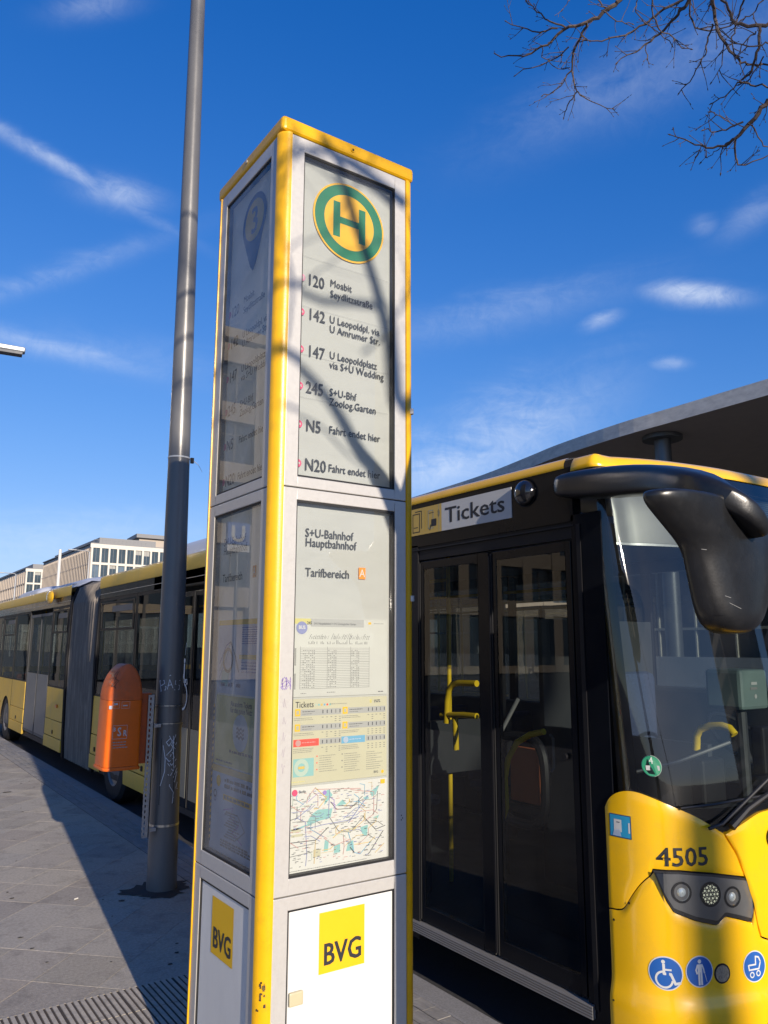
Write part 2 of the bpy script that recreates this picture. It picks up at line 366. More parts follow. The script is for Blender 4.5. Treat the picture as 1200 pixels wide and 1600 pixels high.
# dirt flecks, cigarette ends on the slabs
m_stain = mat('dark_stain', (.035, .033, .030), .8, var=.3, vs=40)
m_bit = mat('pale_litter', (.6, .58, .52), .8)
FG = lambda u, v, o: (u, v, .002+o)
mb = MB()
for (px, py, r) in ((31, 1466, .016), (50, 1483, .014), (190, 1408, .022), (12, 1238, .05), (225, 1405, .012)):
    g = PZ(px, py, 0); nn = 11
    mb.face([(g.x+r*cos(2*pi*k/nn)*rnd.uniform(.6, 1.4), g.y+.7*r*sin(2*pi*k/nn)*rnd.uniform(.6, 1.4), .0045) for k in range(nn)], m_stain)
for k in range(70):
    x_, y_, r = rnd.uniform(.7, 2.35), rnd.uniform(4.6, 14), rnd.uniform(.004, .016); nn = 9
    mb.face([(x_+r*cos(2*pi*j_/nn)*rnd.uniform(.7, 1.3), y_+r*sin(2*pi*j_/nn)*rnd.uniform(.7, 1.3), .0035) for j_ in range(nn)], m_stain)
tag(mb.build('gum_stains', pavo), kind='stuff')
g = PZ(116, 1407, 0); mb = MB(); mb.cyl((g.x, g.y, .008), (g.x+.028, g.y+.014, .008), .005, m_bit, 8)
tag(mb.build('cigarette_end'), 'white cigarette end lying on the sunlit paving slabs', 'cigarette end')

# ================================================================== BUS STOP COLUMN
X0, Y0, CW, RR, MG = 1.0, 2.0244, .5158, .0327, .0445
K_COL = 1.358      # column scaled up about the camera, factor found from its shadow on the pavement
ZG = HC-HC/K_COL
zC, zT, g1t, g1b, s1, g2t, g2b, s2, pt = 3.478, 3.419, 3.3728, 2.3022, 2.2679, 2.2305, 1.1681, 1.1234, 1.0864
RF = lambda u, z, off=0: (X0+u, Y0-off, z)
LF = lambda u, z, off=0: (X0-off, Y0+CW-u, z)
BF = lambda u, z, off=0: (X0+CW-u, Y0+CW+off, z)
EF = lambda u, z, off=0: (X0+CW+off, Y0+u, z)
col = empty('bus_stop_column', (K_COL*(X0+CW/2), K_COL*(Y0+CW/2), 0), 'tall square bus stop column with yellow corners and glazed timetable panels', 'bus stop column')
# corner posts: rounded outward
for (cx, cy, a0) in ((X0+RR, Y0+RR, pi), (X0+CW-RR, Y0+RR, 1.5*pi), (X0+CW-RR, Y0+CW-RR, 0), (X0+RR, Y0+CW-RR, .5*pi)):
    mb = MB(); R = RR+.004; poly = [(cx+R*cos(a0+k*pi/16), cy+R*sin(a0+k*pi/16)) for k in range(9)]
    ca, sa = cos(a0+pi/4), sin(a0+pi/4); poly += [(cx-.01*ca, cy-.01*sa)]
    mb.prism(poly, ZG, zT+.004, m_yel_post); mb.build('corner_post', col, smooth=True)
mb = MB(); e = .003
mb.box(X0-e, X0+CW+e, Y0-e, Y0+CW+e, zT+.006, zC, m_yel_post); cap = mb.build('cap', col, bevel=.014, seg=3)
mb = MB(); p = PY(551, 235, Y0-e); mb.cyl((p.x, Y0-e-.003, p.z), (p.x, Y0-e+.002, p.z), .0075, m_yel_post, 12); mb.cyl((p.x, Y0-e-.0042, p.z), (p.x, Y0-e, p.z), .004, m_black, 8)
p = PX(386, 253, X0-e); mb.cyl((X0-e-.004, p.y, p.z), (X0-e, p.y, p.z), .006, m_frame, 10); mb.build('screw', cap)
mb = MB(); mb.box(X0+.012, X0+CW-.012, Y0+.012, Y0+CW-.012, ZG, ZG+.05, m_black); mb.build('base', col)
def module(F, z0, z1, gz0, gz1, face, panel=False):
    a, b = RR+.0015, CW-RR-.0015
    fr = MB(); w = MG
    def bar(u0, u1, v0, v1): fr.box(u0, u1, v0, v1, -.026, 0, m_frame, F=lambda u, v, o: F(u, v, o))
    bar(a, a+w, z0, z1); bar(b-w, b, z0, z1); bar(a+w, b-w, gz1, z1); bar(a+w, b-w, z0, gz0)
    fo = fr.build('module_frame', col, bevel=.0022)
    ga = MB(); t = .0045
    for (u0, u1, v0, v1) in ((a+w, a+w+t, gz0, gz1), (b-w-t, b-w, gz0, gz1), (a+w+t, b-w-t, gz1-t*1.3, gz1), (a+w+t, b-w-t, gz0, gz0+t*1.3)):
        ga.box(u0, u1, v0, v1, -.024, -.003, m_gasket, F=lambda u, v, o: F(u, v, o))
    ga.build('gasket', fo)
    if not panel:
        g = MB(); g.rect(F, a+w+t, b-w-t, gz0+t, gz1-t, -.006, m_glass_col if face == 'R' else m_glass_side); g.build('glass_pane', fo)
        k = MB(); k.rect(F, a+w-.004, b-w+.004, gz0, gz1, -.027, m_back); k.build('backing_sheet', fo)
    else:
        k = MB(); k.box(a+w+t+.002, b-w-t-.002, gz0+.003, gz1-t, -.015, -.002 if face == 'R' else -.006, m_white_panel, F=lambda u, v, o: F(u, v, o)); po = k.build('door_panel', fo, bevel=.003)
        return fo, po
    return fo
mods = {}
for nm, F in (('R', RF), ('L', LF), ('B', BF), ('E', EF)):
    mods[nm+'1'] = module(F, s1+.0016, zT+.002, g1b, g1t, nm)
    mods[nm+'2'] = module(F, s2+.0016, s1-.0016, g2b, g2t, nm)
    mods[nm+'3'], mods[nm+'p'] = module(F, ZG+.05, s2-.0016, ZG+.12, pt, nm, True)
m_white_in = mat('white_inner_lining', (.75, .75, .72), .6)
core = MB(); core.box(X0+.032, X0+CW-.032, Y0+.032, Y0+CW-.032, ZG+.01, s2-.01, m_black); core.box(X0+.01, X0+CW-.01, Y0+.01, Y0+CW-.01, zT-.02, zT-.005, m_white_in)
for (cx_, cy_) in ((X0+.02, Y0+.02), (X0+CW-.05, Y0+.02), (X0+CW-.05, Y0+CW-.05), (X0+.02, Y0+CW-.05)): core.box(cx_, cx_+.03, cy_, cy_+.03, s2-.01, zT-.02, m_white_in)
for i_ in (0,): pass; core.build('core', col)
def rp(x, y, off=-.022): p = PY(x, y, Y0-off); return p.x-X0, p.z
def lp(x, y, off=-.022): p = PX(x, y, X0-off); return (Y0+CW)-p.y, p.z
# ---- upper right display: stop sign and route list
mb = MB(); u, v = rp(544, 348); o = -.0225
ue, _ = rp(599.5, 372); us, _ = rp(489.5, 326); R = (ue-us)/2; u = (ue+us)/2
mb.disc(RF, u, v, R, o, P['hyellow'], 56); mb.disc(RF, u, v, R*.955, o+.0004, P['green'], 56); mb.disc(RF, u, v, R*.70, o+.0008, P['hyellow'], 56)
hh = R*.45; hw = R*.36; st = R*.19
for sgn in (-1, 1): mb.rect(RF, u+sgn*hw-st/2, u+sgn*hw+st/2, v-hh, v+hh, o+.0012, P['green'])
mb.rect(RF, u-hw, u+hw, v-st*.45, v+st*.45, o+.0013, P['green']); mb.build('stop_sign_print', mods['R1'])
ROUTES = [('120', 'Moabit', 'Seydlitzstraße', (481, 444), (516, 446), (516, 463)), ('142', 'U Leopoldpl. via', 'U Amrumer Str.', (482, 498), (515, 503), (515, 518)),
          ('147', 'U Leopoldplatz', 'via S+U Wedding', (481, 556), (515, 559), (515, 574)), ('245', 'S+U-Bhf', 'Zoolog.Garten', (479, 613), (515, 617), (514.5, 632)),
          ('N5', 'Fahrt endet hier', None, (479, 673), (514, 676), None), ('N20', 'Fahrt endet hier', None, (477, 734), (513, 736), None)]
mb = MB()
for i, (n, a, b, pn, pa, pb) in enumerate(ROUTES):
    u, v = rp(pn[0], pn[1]); mb.text(RF, u-.003, v, n, .0540, o, P['black'], sx=.80, bold=.014)
    u2, v2 = rp(pa[0], pa[1]); mb.text(RF, u2, v2-.001, a, .0345, o, P['black'], sx=.86, bold=.009)
    if b: u3, v3 = rp(pb[0], pb[1]); mb.text(RF, u3, v3-.001, b, .0345, o, P['black'], sx=.86, bold=.009)
    ub = RR+MG+.014; mb.disc(RF, ub, v+.018, .0125, o+.0002, P['pale_pink' if i == 0 else 'magenta'], 24); mb.text(RF, ub, v+.0145, 'BUS', .010, o+.0006, P['white'], align='c', bold=.03)
mb.build('route_lettering', mods['R1'])
# a few hairline seams in the milky sheet
mb = MB()
for z in (2.56, 2.70, 2.86, 3.03): mb.line(RF, [(RR+MG+.01, z), (CW-RR-MG-.012, z+.001)], .0007, o-.0002, P['lgrey'])
mb.build('sheet_crease', mods['R1'])
# ---- middle right display
mb = MB()
for t, q in (('S+U-Bahnhof', (477, 838)), ('Hauptbahnhof', (477, 853)), ('Tarifbereich', (477, 900))):
    u, v = rp(*q); mb.text(RF, u, v, t, .0370, o, P['black'], sx=.86, bold=.010)
u, v = rp(566, 896); mb.rect(RF, u-.0125, u+.0125, v-.018, v+.018, o, P['orange']); mb.text(RF, u, v-.011, 'A', .034, o+.0005, P['white'], sx=.9, align='c')
mb.build('station_lettering', mods['R2'])
def sheet(F, c, base, thick=.0015, nm='poster', par=None):
    (u0, v0), (u1, v1) = c; mb = MB(); mb.box(u0, u1, v0, v1, -.0265, -.0235, base, F=lambda a, b, o: F(a, b, o)); return mb.build(nm, par)
rnd = random.Random(11)
def words(mb, F, u0, u1, v, h, off, m, rag=.2, fill=.8):
    u = u0; end = u1-(u1-u0)*rag*rnd.random()
    while u < end:
        w = rnd.uniform(.6, 2.6)*h*1.6; mb.rect(F, u, min(u+w, end), v, v+h*rnd.uniform(.8, 1.1), off, m); u += w+h*.5*(2-fill)
# timetable
tl, br = rp(462, 966), rp(605, 1084); lo = rp(456, 1091)
A = ((RR+MG+.006, lo[1]+.002), (br[0], tl[1])); sh = sheet(RF, A, P['paper'], nm='timetable_sheet', par=mods['R2'])
(u0, v0), (u1, v1) = A; W_, H_ = u1-u0, v1-v0; q = lambda a, b: (u0+a*W_, v0+b*H_)
mb = MB(); oo = -.023
mb.rect(RF, *[q(0, 0)[0], q(.19, 0)[0]], q(0, .93)[1], q(0, 1)[1], oo, P['paleyellow']); mb.rect(RF, q(.19, 0)[0], q(.74, 0)[0], q(0, .90)[1], q(0, 1)[1], oo, P['lgrey'])
mb.text(RF, *q(.15, .925), '245', .013, oo+.0004, P['black'], bold=.02); mb.text(RF, *q(.22, .925), 'S+U Hauptbahnhof > S+U Zoologischer Garten', .0098, oo+.0004, P['black'], sx=.78)
mb.rect(RF, *(q(.79, 0)[0], q(.82, 0)[0]), q(0, .94)[1], q(0, .97)[1], oo, P['yellow']); words(mb, RF, q(.85, 0)[0], q(.97, 0)[0], q(0, .95)[1], .0014, oo, P['grey'])
mb.disc(RF, *q(.10, .88), .0185, oo+.0006, P['lilac'], 28); mb.text(RF, *q(.10, .865), 'BUS', .0145, oo+.001, P['white'], sx=.9, bold=.02, align='c')
for k in range(34):
    a = .17+k*.0185
    if rnd.random() < .86: mb.text(RF, *q(a, .735), rnd.choice('lhftbklI'), rnd.uniform(.013, .026), oo, P['grey'], sx=.6, shear=.8)
for k in range(46):
    a = .17+k*.0134
    if rnd.random() < .72: mb.rect(RF, q(a, 0)[0], q(a+.005, 0)[0], q(0, .67)[1], q(0, .67+.045*rnd.random()+.012)[1], oo, P['grey'])
for k in range(24):
    b = .10+k*.0225; mb.rect(RF, q(.09, 0)[0], q(.80, 0)[0], q(0, b)[1], q(0, b)[1]+.0009, oo, P['grey' if k % 5 == 0 else 'lgrey'])
for a in (.09, .36, .60, .80): mb.rect(RF, q(a, 0)[0], q(a, 0)[0]+.0009, q(0, .10)[1], q(0, .64)[1], oo, P['grey'])
for a in (.115, .37, .61):
    for k in range(22):
        b = .105+k*.0225
        for j in range(7 if a < .2 else 5):
            if rnd.random() < .7: mb.rect(RF, q(a+j*.018, 0)[0], q(a+j*.018+.010, 0)[0], q(0, b)[1]+.002, q(0, b+.011)[1]+.001, oo+.0003, P['mgrey' if rnd.random() < .35 else 'grey'])
for z0_, z1_ in ((.10, .30), (.40, .62)):
    for k in range(16): mb.rect(RF, q(.035, 0)[0], q(.05, 0)[0], q(0, z0_+(z1_-z0_)*k/16)[1], q(0, z0_+(z1_-z0_)*(k+.7)/16)[1], oo, P['grey'])
words(mb, RF, q(.10, 0)[0], q(.17, 0)[0], q(0, .04)[1], .0018, oo, P['grey']); words(mb, RF, q(.36, 0)[0], q(.46, 0)[0], q(0, .045)[1], .0018, oo, P['grey']); words(mb, RF, q(.9, 0)[0], q(.97, 0)[0], q(0, .03)[1], .0025, oo, P['mgrey'])
mb.build('timetable_print', sh)
# ticket poster
tl, br = rp(459, 1098), rp(604, 1203); lo = rp(453.5, 1228)
A = ((RR+MG+.003, lo[1]), (br[0]+.001, v0-.006)); sh = sheet(RF, A, P['cream'], nm='ticket_poster', par=mods['R2'])
(u0, v0), (u1, v1) = A; W_, H_ = u1-u0, v1-v0; q = lambda a, b: (u0+a*W_, v0+b*H_)
mb = MB(); mb.text(RF, *q(.062, .90), 'Tickets', .0245, oo, P['black'], sx=.85, bold=.008)
for k, c in enumerate(('msage', 'teal', 'gold', 'lblue', 'red', 'teal')): mb.disc(RF, *q(.262+k*.028, .925), .0033, oo, P[c], 10)
words(mb, RF, q(.40, 0)[0], q(.58, 0)[0], q(0, .925)[1], .0016, oo, P['grey'])
words(mb, RF, q(.86, 0)[0], q(.93, 0)[0], q(0, .945)[1], .003, oo, P['mgrey']); words(mb, RF, q(.86, 0)[0], q(.93, 0)[0], q(0, .925)[1], .003, oo, P['mgrey'])
mb.rect(RF, q(.815, 0)[0], q(.835, 0)[0], q(0, .92)[1], q(0, .965)[1], oo, P['paleyellow'])
for cx, rows in ((.05, ((.80, 'g'), (.62, 'g'), (.44, 'r'))), (.52, ((.80, 'g'), (.62, 'g'), (.44, 'b')))):
    for b, kd in rows:
        if kd == 'g':
            mb.rect(RF, q(cx+.05, 0)[0], q(cx+.465, 0)[0], q(0, b)[1], q(0, b+.075)[1], oo, P['mtaupe'] if False else P['lgrey']); mb.rect(RF, q(cx+.01, 0)[0], q(cx+.06, 0)[0], q(0, b)[1], q(0, b+.085)[1], oo+.0004, P['yellow']); mb.rect(RF, q(cx+.022, 0)[0], q(cx+.048, 0)[0], q(0, b+.02)[1], q(0, b+.065)[1], oo+.0008, P['mtaupe'])
            words(mb, RF, q(cx+.08, 0)[0], q(cx+.22, 0)[0], q(0, b+.045)[1], .0022, oo+.0004, P['mgrey']); words(mb, RF, q(cx+.08, 0)[0], q(cx+.18, 0)[0], q(0, b+.018)[1], .0020, oo+.0004, P['grey'])
        else:
            mb.rect(RF, q(cx, 0)[0], q(cx+.245, 0)[0], q(0, b)[1], q(0, b+.085)[1], oo+.0003, P['red' if kd == 'r' else 'lblue']); words(mb, RF, q(cx+.08, 0)[0], q(cx+.23, 0)[0], q(0, b+.04)[1], .0022, oo+.0007, P['mpink' if kd == 'r' else 'bpale'])
            mb.disc(RF, *q(cx+.045, b+.042), .009, oo+.0007, P['mpink' if kd == 'r' else 'bpale'], 14)
            mb.rect(RF, q(cx+.255, 0)[0], q(cx+.465, 0)[0], q(0, b+.01)[1], q(0, b+.08)[1], oo, P['lgrey'])
        for k in range(5):
            a = cx+.275+k*.043
            mb.rect(RF, q(a, 0)[0], q(a+.010, 0)[0], q(0, b+.02)[1], q(0, b+.062)[1], oo+.0005, P['mgrey' if k != 3 else 'grey'])
            for j in range(3 if rnd.random() < .6 else 1): mb.rect(RF, q(a-.004, 0)[0], q(a+.014, 0)[0], q(0, b-.03-.026*j)[1], q(0, b-.022-.026*j)[1], oo, P['grey'])
        for j in range(2 if kd == 'g' else 3): words(mb, RF, q(cx, 0)[0], q(cx+.2, 0)[0], q(0, b-.03-.02*j)[1], .0015, oo, P['grey'])
mb.rect(RF, q(.0, 0)[0]+.018, q(.25, 0)[0], q(0, .09)[1], q(0, .30)[1], oo, P['teal']); mb.ring(RF, *q(.13, .195), .012, .024, oo+.0004, P['msage'], 18); mb.rect(RF, *(q(.10, 0)[0], q(.16, 0)[0]), q(0, .18)[1], q(0, .21)[1], oo+.0008, P['gold'])
for cx, w in ((.28, .2), (.53, .19), (.76, .2)):
    for k in range(9 if cx > .5 else 8):
        words(mb, RF, q(cx+.02, 0)[0], q(cx+w, 0)[0], q(0, .31-k*.026)[1], .0015, oo, P['grey'], rag=.5)
        if k % 3 == 0 and cx < .7: mb.disc(RF, *q(cx, .313-k*.026), .0022, oo, P['red' if cx < .4 else 'grey'], 8)
mb.text(RF, *q(.86, .045), 'BVG', .010, oo, P['mgrey'], bold=.02); mb.disc(RF, *q(.955, .055), .005, oo, P['yellow'], 12); words(mb, RF, q(.02, 0)[0], q(.17, 0)[0], q(0, .03)[1], .002, oo, P['paleyellow'])
mb.build('ticket_print', sh)
# network map
A = ((RR+MG+.002, g2b+.004), (br[0]+.002, v0-.006)); sh = sheet(RF, A, P['white'], nm='network_map', par=mods['R2'])
(u0, v0), (u1, v1) = A; W_, H_ = u1-u0, v1-v0; q = lambda a, b: (u0+a*W_, v0+b*H_)
mb = MB(); PL = lambda pts, off, m: mb.poly(RF, [q(a, b) for a, b in pts], off, P[m])
for pts in (((.03, .50), (.20, .55), (.27, .66), (.42, .68), (.44, .72), (.40, .60), (.20, .53), (.10, .50)), ((.36, .75), (.44, .86), (.40, .93), (.37, .92)), ((.72, .42), (.80, .44), (.79, .30), (.75, .32)),
            ((.36, .2), (.40, .2), (.41, .33), (.37, .33)), ((.46, .16), (.52, .16), (.52, .26), (.46, .25)), ((.58, .16), (.66, .16), (.65, .28), (.60, .26)), ((.82, .84), (.92, .92), (.88, .80), (.84, .78)), ((.47, .72), (.58, .73), (.54, .79)), ((.85, .52), (.92, .54), (.90, .50)), ((.75, .78), (.80, .80), (.81, .76), (.77, .75))):
    PL(pts, oo, 'teal')
PL(((.19, .56), (.42, .585), (.44, .70), (.30, .705), (.24, .66)), oo+.0003, 'teal')
for pts in (((.05, .47), (.14, .47), (.14, .52), (.05, .52)), ((.05, .42), (.16, .42), (.16, .45), (.05, .45)), ((.26, .15), (.33, .15), (.33, .24), (.26, .24)), ((.5, .42), (.68, .43), (.68, .39), (.5, .39))): PL(pts, oo, 'cream')
cols = ['mgrey', 'grey', 'mpink', 'msage', 'gold', 'lilac', 'violet', 'tan', 'lblue', 'grey', 'grey']
def LN(pts, c, w=.0019, k=1): mb.line(RF, [q(a, b) for a, b in pts], w, oo+.0006+.00005*k, P[c])
LN(((.06, .93), (.06, .80), (.05, .76), (.17, .77), (.26, .78)), 'msage'); LN(((.10, .77), (.10, .64), (.03, .62)), 'mgrey'); LN(((.10, .64), (.18, .58), (.20, .20), (.19, .07)), 'lilac')
LN(((.27, .97), (.20, .87), (.19, .80)), 'mpink'); LN(((.27, .97), (.38, .83), (.30, .72), (.26, .72)), 'gold'); LN(((.28, .95), (.46, .93), (.72, .90)), 'mpink'); LN(((.41, .93), (.40, .60)), 'lilac')
LN(((.42, .78), (.48, .68), (.62, .67), (.74, .80)), 'mgrey'); LN(((.20, .50), (.36, .52), (.60, .53), (.70, .56)), 'lilac'); LN(((.05, .36), (.28, .35), (.40, .48)), 'mgrey', .0023); LN(((.28, .35), (.27, .08)), 'tan', .0025)
LN(((.36, .36), (.46, .25), (.62, .30)), 'mpink'); LN(((.41, .60), (.50, .42), (.62, .38), (.75, .55)), 'grey'); LN(((.62, .90), (.76, .86), (.86, .84), (.86, .56), (.80, .52)), 'mpink'); LN(((.90, .84), (.89, .62), (.85, .56)), 'grey')
LN(((.75, .55), (.88, .37), (.98, .40)), 'mgrey', .0022); LN(((.60, .50), (.80, .80)), 'lilac', .0022); LN(((.55, .37), (.56, .22), (.55, .13)), 'mpink'); LN(((.60, .38), (.66, .13), (.72, .10), (.84, .24)), 'lblue'); LN(((.96, .34), (.82, .10), (.80, .08)), 'mgrey', .0022)
LN(((.66, .13), (.62, .20)), 'mgrey', .003); LN(((.50, .72), (.66, .70), (.72, .75)), 'mgrey'); LN(((.03, .30), (.26, .31)), 'grey'); LN(((.03, .35), (.04, .20), (.25, .22)), 'grey'); LN(((.08, .62), (.22, .74), (.24, .78)), 'lilac')
r3 = random.Random(5)
for k in range(46):
    a, b = r3.uniform(.03, .9), r3.uniform(.08, .92); d = r3.uniform(.06, .18); an = r3.choice((0, 45, 90, 135, 0)); da, db = d*cos(radians(an)), d*sin(radians(an))*.9; pts = [(a, b), (a+da, b+db)]
    an += r3.choice((-45, 45)); pts.append((a+da+d*.5*cos(radians(an)), b+db+d*.5*sin(radians(an)))); pts = [(min(max(x, .02), .97), min(max(y, .05), .96)) for x, y in pts]
    LN(pts, r3.choice(cols), .0012+.0006*r3.random(), k % 5)
for k in range(300):
    a, b = r3.uniform(.03, .95), r3.uniform(.06, .95); w = r3.uniform(.012, .04); mb.rect(RF, q(a, 0)[0], q(a+w, 0)[0], q(0, b)[1], q(0, b)[1]+.0016, oo+.001, P[r3.choice(('grey', 'grey', 'mgrey', 'lilac', 'mpink'))])
mb.disc(RF, *q(.075, .935), .009, oo+.0012, P['magenta'], 18); mb.text(RF, *q(.115, .925), 'Berlin', .011, oo+.001, P['mgrey'], bold=.01); mb.disc(RF, *q(.36, .90), .0065, oo+.0013, P['violet'], 12)
mb.rect(RF, q(.93, 0)[0], q(.975, 0)[0], q(0, .93)[1], q(0, .985)[1], oo+.0012, P['yellow']); words(mb, RF, q(.03, 0)[0], q(.95, 0)[0], q(0, .025)[1], .0018, oo, P['grey'])
mb.build('map_print', sh)
# glints of the protective film
# ---- right door panel: logo square
def logo(F, pts, par, off, conv, tpos, sizes, dim=False):
    cs = [conv(*p, off) for p in pts]; u0 = min(c[0] for c in cs); u1 = max(c[0] for c in cs); v0 = (cs[2][1]+cs[3][1])/2; v1 = (cs[0][1]+cs[1][1])/2
    mb = MB(); mb.rect(F, u0, u1, v0, v1, off, P['yellow']); b = (v1-v0)*.24
    mb.text(F, (u0+u1)/2, v0+(v1-v0)*.135, 'BVG', (v1-v0)*.50, off+.0006, P['black'], sx=.72*(u1-u0)/(v1-v0)/.80, bold=.022, align='c'); return mb.build('logo_sticker', par)
logo(RF, ((499.2, 1426.6), (569.8, 1412.3), (568.8, 1504.8), (497.9, 1523.8)), mods['Rp'], -.001, rp, None, None)
logo(LF, ((332.3, 1399), (364.9, 1420), (362.3, 1513.7), (329, 1488)), mods['Lp'], -.005, lp, None, None)
p0 = rp(448, 1572, 0); p1 = rp(472, 1568, 0); mb = MB(); m_handle = mat('beige_plastic', (.50, .44, .28), .45)
mb.box(p0[0]+.004, p1[0], .88, p1[1], -.002, .008, m_handle, F=lambda u, v, o: RF(u, v, o)); mb.build('door_handle', mods['Rp'], bevel=.004)
# worn patch and old sticker on the near corner post
Rc = RR+.0045
CF = lambda u, z, off=0: (X0+RR+(Rc+off)*cos(pi+pi/4+u), Y0+RR+(Rc+off)*sin(pi+pi/4+u), z)
mb = MB(); m_wear = mat('scraped_sticker', (.05, .035, .02), .6, var=.5, vs=60, dirt=.9, dcol=(.45, .27, .03), dscale=70)
zz = PX(408, 1565, X0).z; r5 = random.Random(2)
for k in range(14):
    u_, z_ = r5.uniform(-.35, .25), zz+r5.uniform(-.035, .035); w_, h_ = r5.uniform(.06, .22), r5.uniform(.004, .012)
    mb.face([CF(u_, z_, .0003+k*.00005), CF(u_+w_, z_, .0003+k*.00005), CF(u_+w_*.9, z_+h_, .0003+k*.00005), CF(u_+.02, z_+h_*.8, .0003+k*.00005)], m_wear)
mb.build('scraped_sticker', col)
# small hinges on the corner posts, purple graffiti on the frame
mb = MB()
for (px, py) in ((426, 600), (417, 918)):
    p = PX(px, py, X0+.01); mb.cyl((X0+.012, Y0+RR*.55, p.z-.011), (X0+.012, Y0+RR*.55, p.z+.011), .011, m_frame, 10)
for (px, py) in ((641, 642), (641, 935)):
    p = PY(px, py, Y0); mb.cyl((X0+CW-.008, Y0+.006, p.z-.009), (X0+CW-.008, Y0+.006, p.z+.009), .009, m_frame, 10)
mb.build('hinge', col)
mb = MB(); m_pen = mat('purple_pen', (.18, .10, .42), .5); m_pen2 = mat('faint_pen', (.33, .28, .34), .5)
u, v = rp(438, 1078, 0)
for k in range(4): scribble(mb, RF, u, v+k*.007, .034, .016, 12, .0012, .0004+.0001*k, m_pen, seed=k+3, loops=2.6)
for k in range(5): scribble(mb, RF, u+.008, v-.05-.045*k, .012, .03, 8, .0008, .0004, m_pen2, seed=k+9, loops=1)
mb.build('pen_graffiti', mods['R2'])
mb = MB()
for (px, py) in ((627, 1274), (629, 1278), (627, 1281)): u, v = rp(px, py, 0); mb.disc(RF, u, v, .0022, .0004, P['black'], 8)
mb.build('ink_dots', mods['R2'])
# ---- left face, upper
o = -.0225
mb = MB(); u, v = lp(397.5, 343); R = .094
pin = [(u+R*cos(a), v+R*sin(a)) for a in [radians(200-k*220/30) for k in range(31)]]
pin = [(u+R*cos(radians(a)), v+R*sin(radians(a))) for a in range(-28, 209, 8)]+[(u-R*.62, v-R*1.02), (u-R*.25, v-R*1.75), (u, v-R*2.0), (u+R*.25, v-R*1.75), (u+R*.62, v-R*1.02)]
mb.poly(LF, pin, o, P['navy']); mb.disc(LF, u, v, R*.78, o+.0005, P['yellow'], 40); mb.text(LF, u, v-R*.50, '3', R*1.42, o+.001, P['navy'], sx=.9, bold=.02, align='c'); mb.build('stop_number_print', mods['L1'])
mb = MB()
LR = [((374, 489), (392, 479), (392, 492)), ((372, 542), (391, 531), (391, 544)), ((371, 595), (390, 586), (390, 596)), ((370, 648), (389, 641), (389, 650)), ((369, 700), (388, 694), None), ((367, 750), (387, 746), None)]
for i, ((n, a, b, *_), zs) in enumerate(zip(ROUTES, LR)):
    (zr,) = [rp(*_[0])[1]]; z2 = rp(*_[1])[1]
    u, v = .105, zr; mb.text(LF, u, v, n, .0540, o, P['black'], sx=.80, bold=.014)
    mb.text(LF, .205, z2, a, .0345, o, P['black'], sx=.86, bold=.009)
    if b: mb.text(LF, .205, rp(*_[2])[1], b, .0345, o, P['black'], sx=.86, bold=.009)
    mb.disc(LF, .09, v+.018, .0125, o+.0002, P['magenta'], 20)
mb.build('route_lettering', mods['L1'])
mb = MB()
for t, q_ in (('S+U-Bahnhof', (477, 838)), ('Hauptbahnhof', (477, 853)), ('Tarifbereich', (477, 900))):
    mb.text(LF, .115, rp(*q_)[1], t, .0370, o, P['black'], sx=.86, bold=.010)
z_ = rp(566, 896)[1]; mb.rect(LF, .345, .37, z_-.018, z_+.018, o, P['orange']); mb.text(LF, .3575, z_-.011, 'A', .034, o+.0005, P['white'], align='c'); mb.build('station_lettering', mods['L2'])
# left posters
def lrect(pts): cs = [lp(*p) for p in pts]; return ((min(c[0] for c in cs), min(c[1] for c in cs)), (max(c[0] for c in cs), max(c[1] for c in cs)))
zb1 = lp(370, 968)[1]; zb2 = lp(370, 1088)[1]; zb3 = lp(370, 1203)[1]
A = ((.10, zb2+.004), (CW-.085, zb1)); sh = sheet(LF, A, P['bpale'], nm='info_poster', par=mods['L2']); (u0, v0), (u1, v1) = A; W_, H_ = u1-u0, v1-v0; q = lambda a, b: (u0+a*W_, v0+b*H_)
mb = MB(); mb.rect(LF, u0, u1, q(0, .93)[1], v1, oo, P['yellow']); mb.rect(LF, q(.5, 0)[0], u1, q(0, .47)[1], q(0, .53)[1], oo, P['gold'])
for k in range(3): mb.line(LF, [q(.05, .2+.1*k), q(.2, .45+.1*k), q(.3, .7), q(.42, .5), q(.5, .3)], .004, oo+.0004, P[('lblue', 'msage', 'blue')[k]])
mb.ring(LF, *q(.25, .45), .03, .04, oo+.0008, P['mgrey'], 20); PLs = [q(.1, .1), q(.25, .1), q(.3, .35), q(.12, .3)]; mb.poly(LF, PLs, oo+.0005, P['teal'])
for k in range(12): words(mb, LF, q(.55, 0)[0], q(.95, 0)[0], q(0, .88-k*.03)[1] if k < 8 else q(0, .42-(k-8)*.04)[1], .0035, oo, P['blue'])
for k in range(3): words(mb, LF, q(.1+.18*k, 0)[0], q(.2+.18*k, 0)[0], q(0, .1)[1], .012, oo+.001, P['navy'])
mb.build('poster_print', sh)
A = ((.10, zb3+.002), (CW-.085, zb2-.002)); sh = sheet(LF, A, P['paleyellow'], nm='yellow_poster', par=mods['L2']); (u0, v0), (u1, v1) = A; W_, H_ = u1-u0, v1-v0
mb = MB(); mb.text(LF, *q(.58, .86), 'Ab andern Tickets', .024, oo, P['black'], align='c', bold=.008); mb.text(LF, *q(.58, .77), 'für das ganze Netz', .024, oo, P['black'], align='c', bold=.008)
mb.disc(LF, *q(.58, .50), .055, oo, P['bpale'], 32)
for k in range(3): mb.line(LF, [(q(.58, 0)[0]-.026+.0065*j, q(0, .44+.055*k)[1]+.004*sin(j*1.6)) for j in range(9)], .006, oo+.0006, P['navy'])
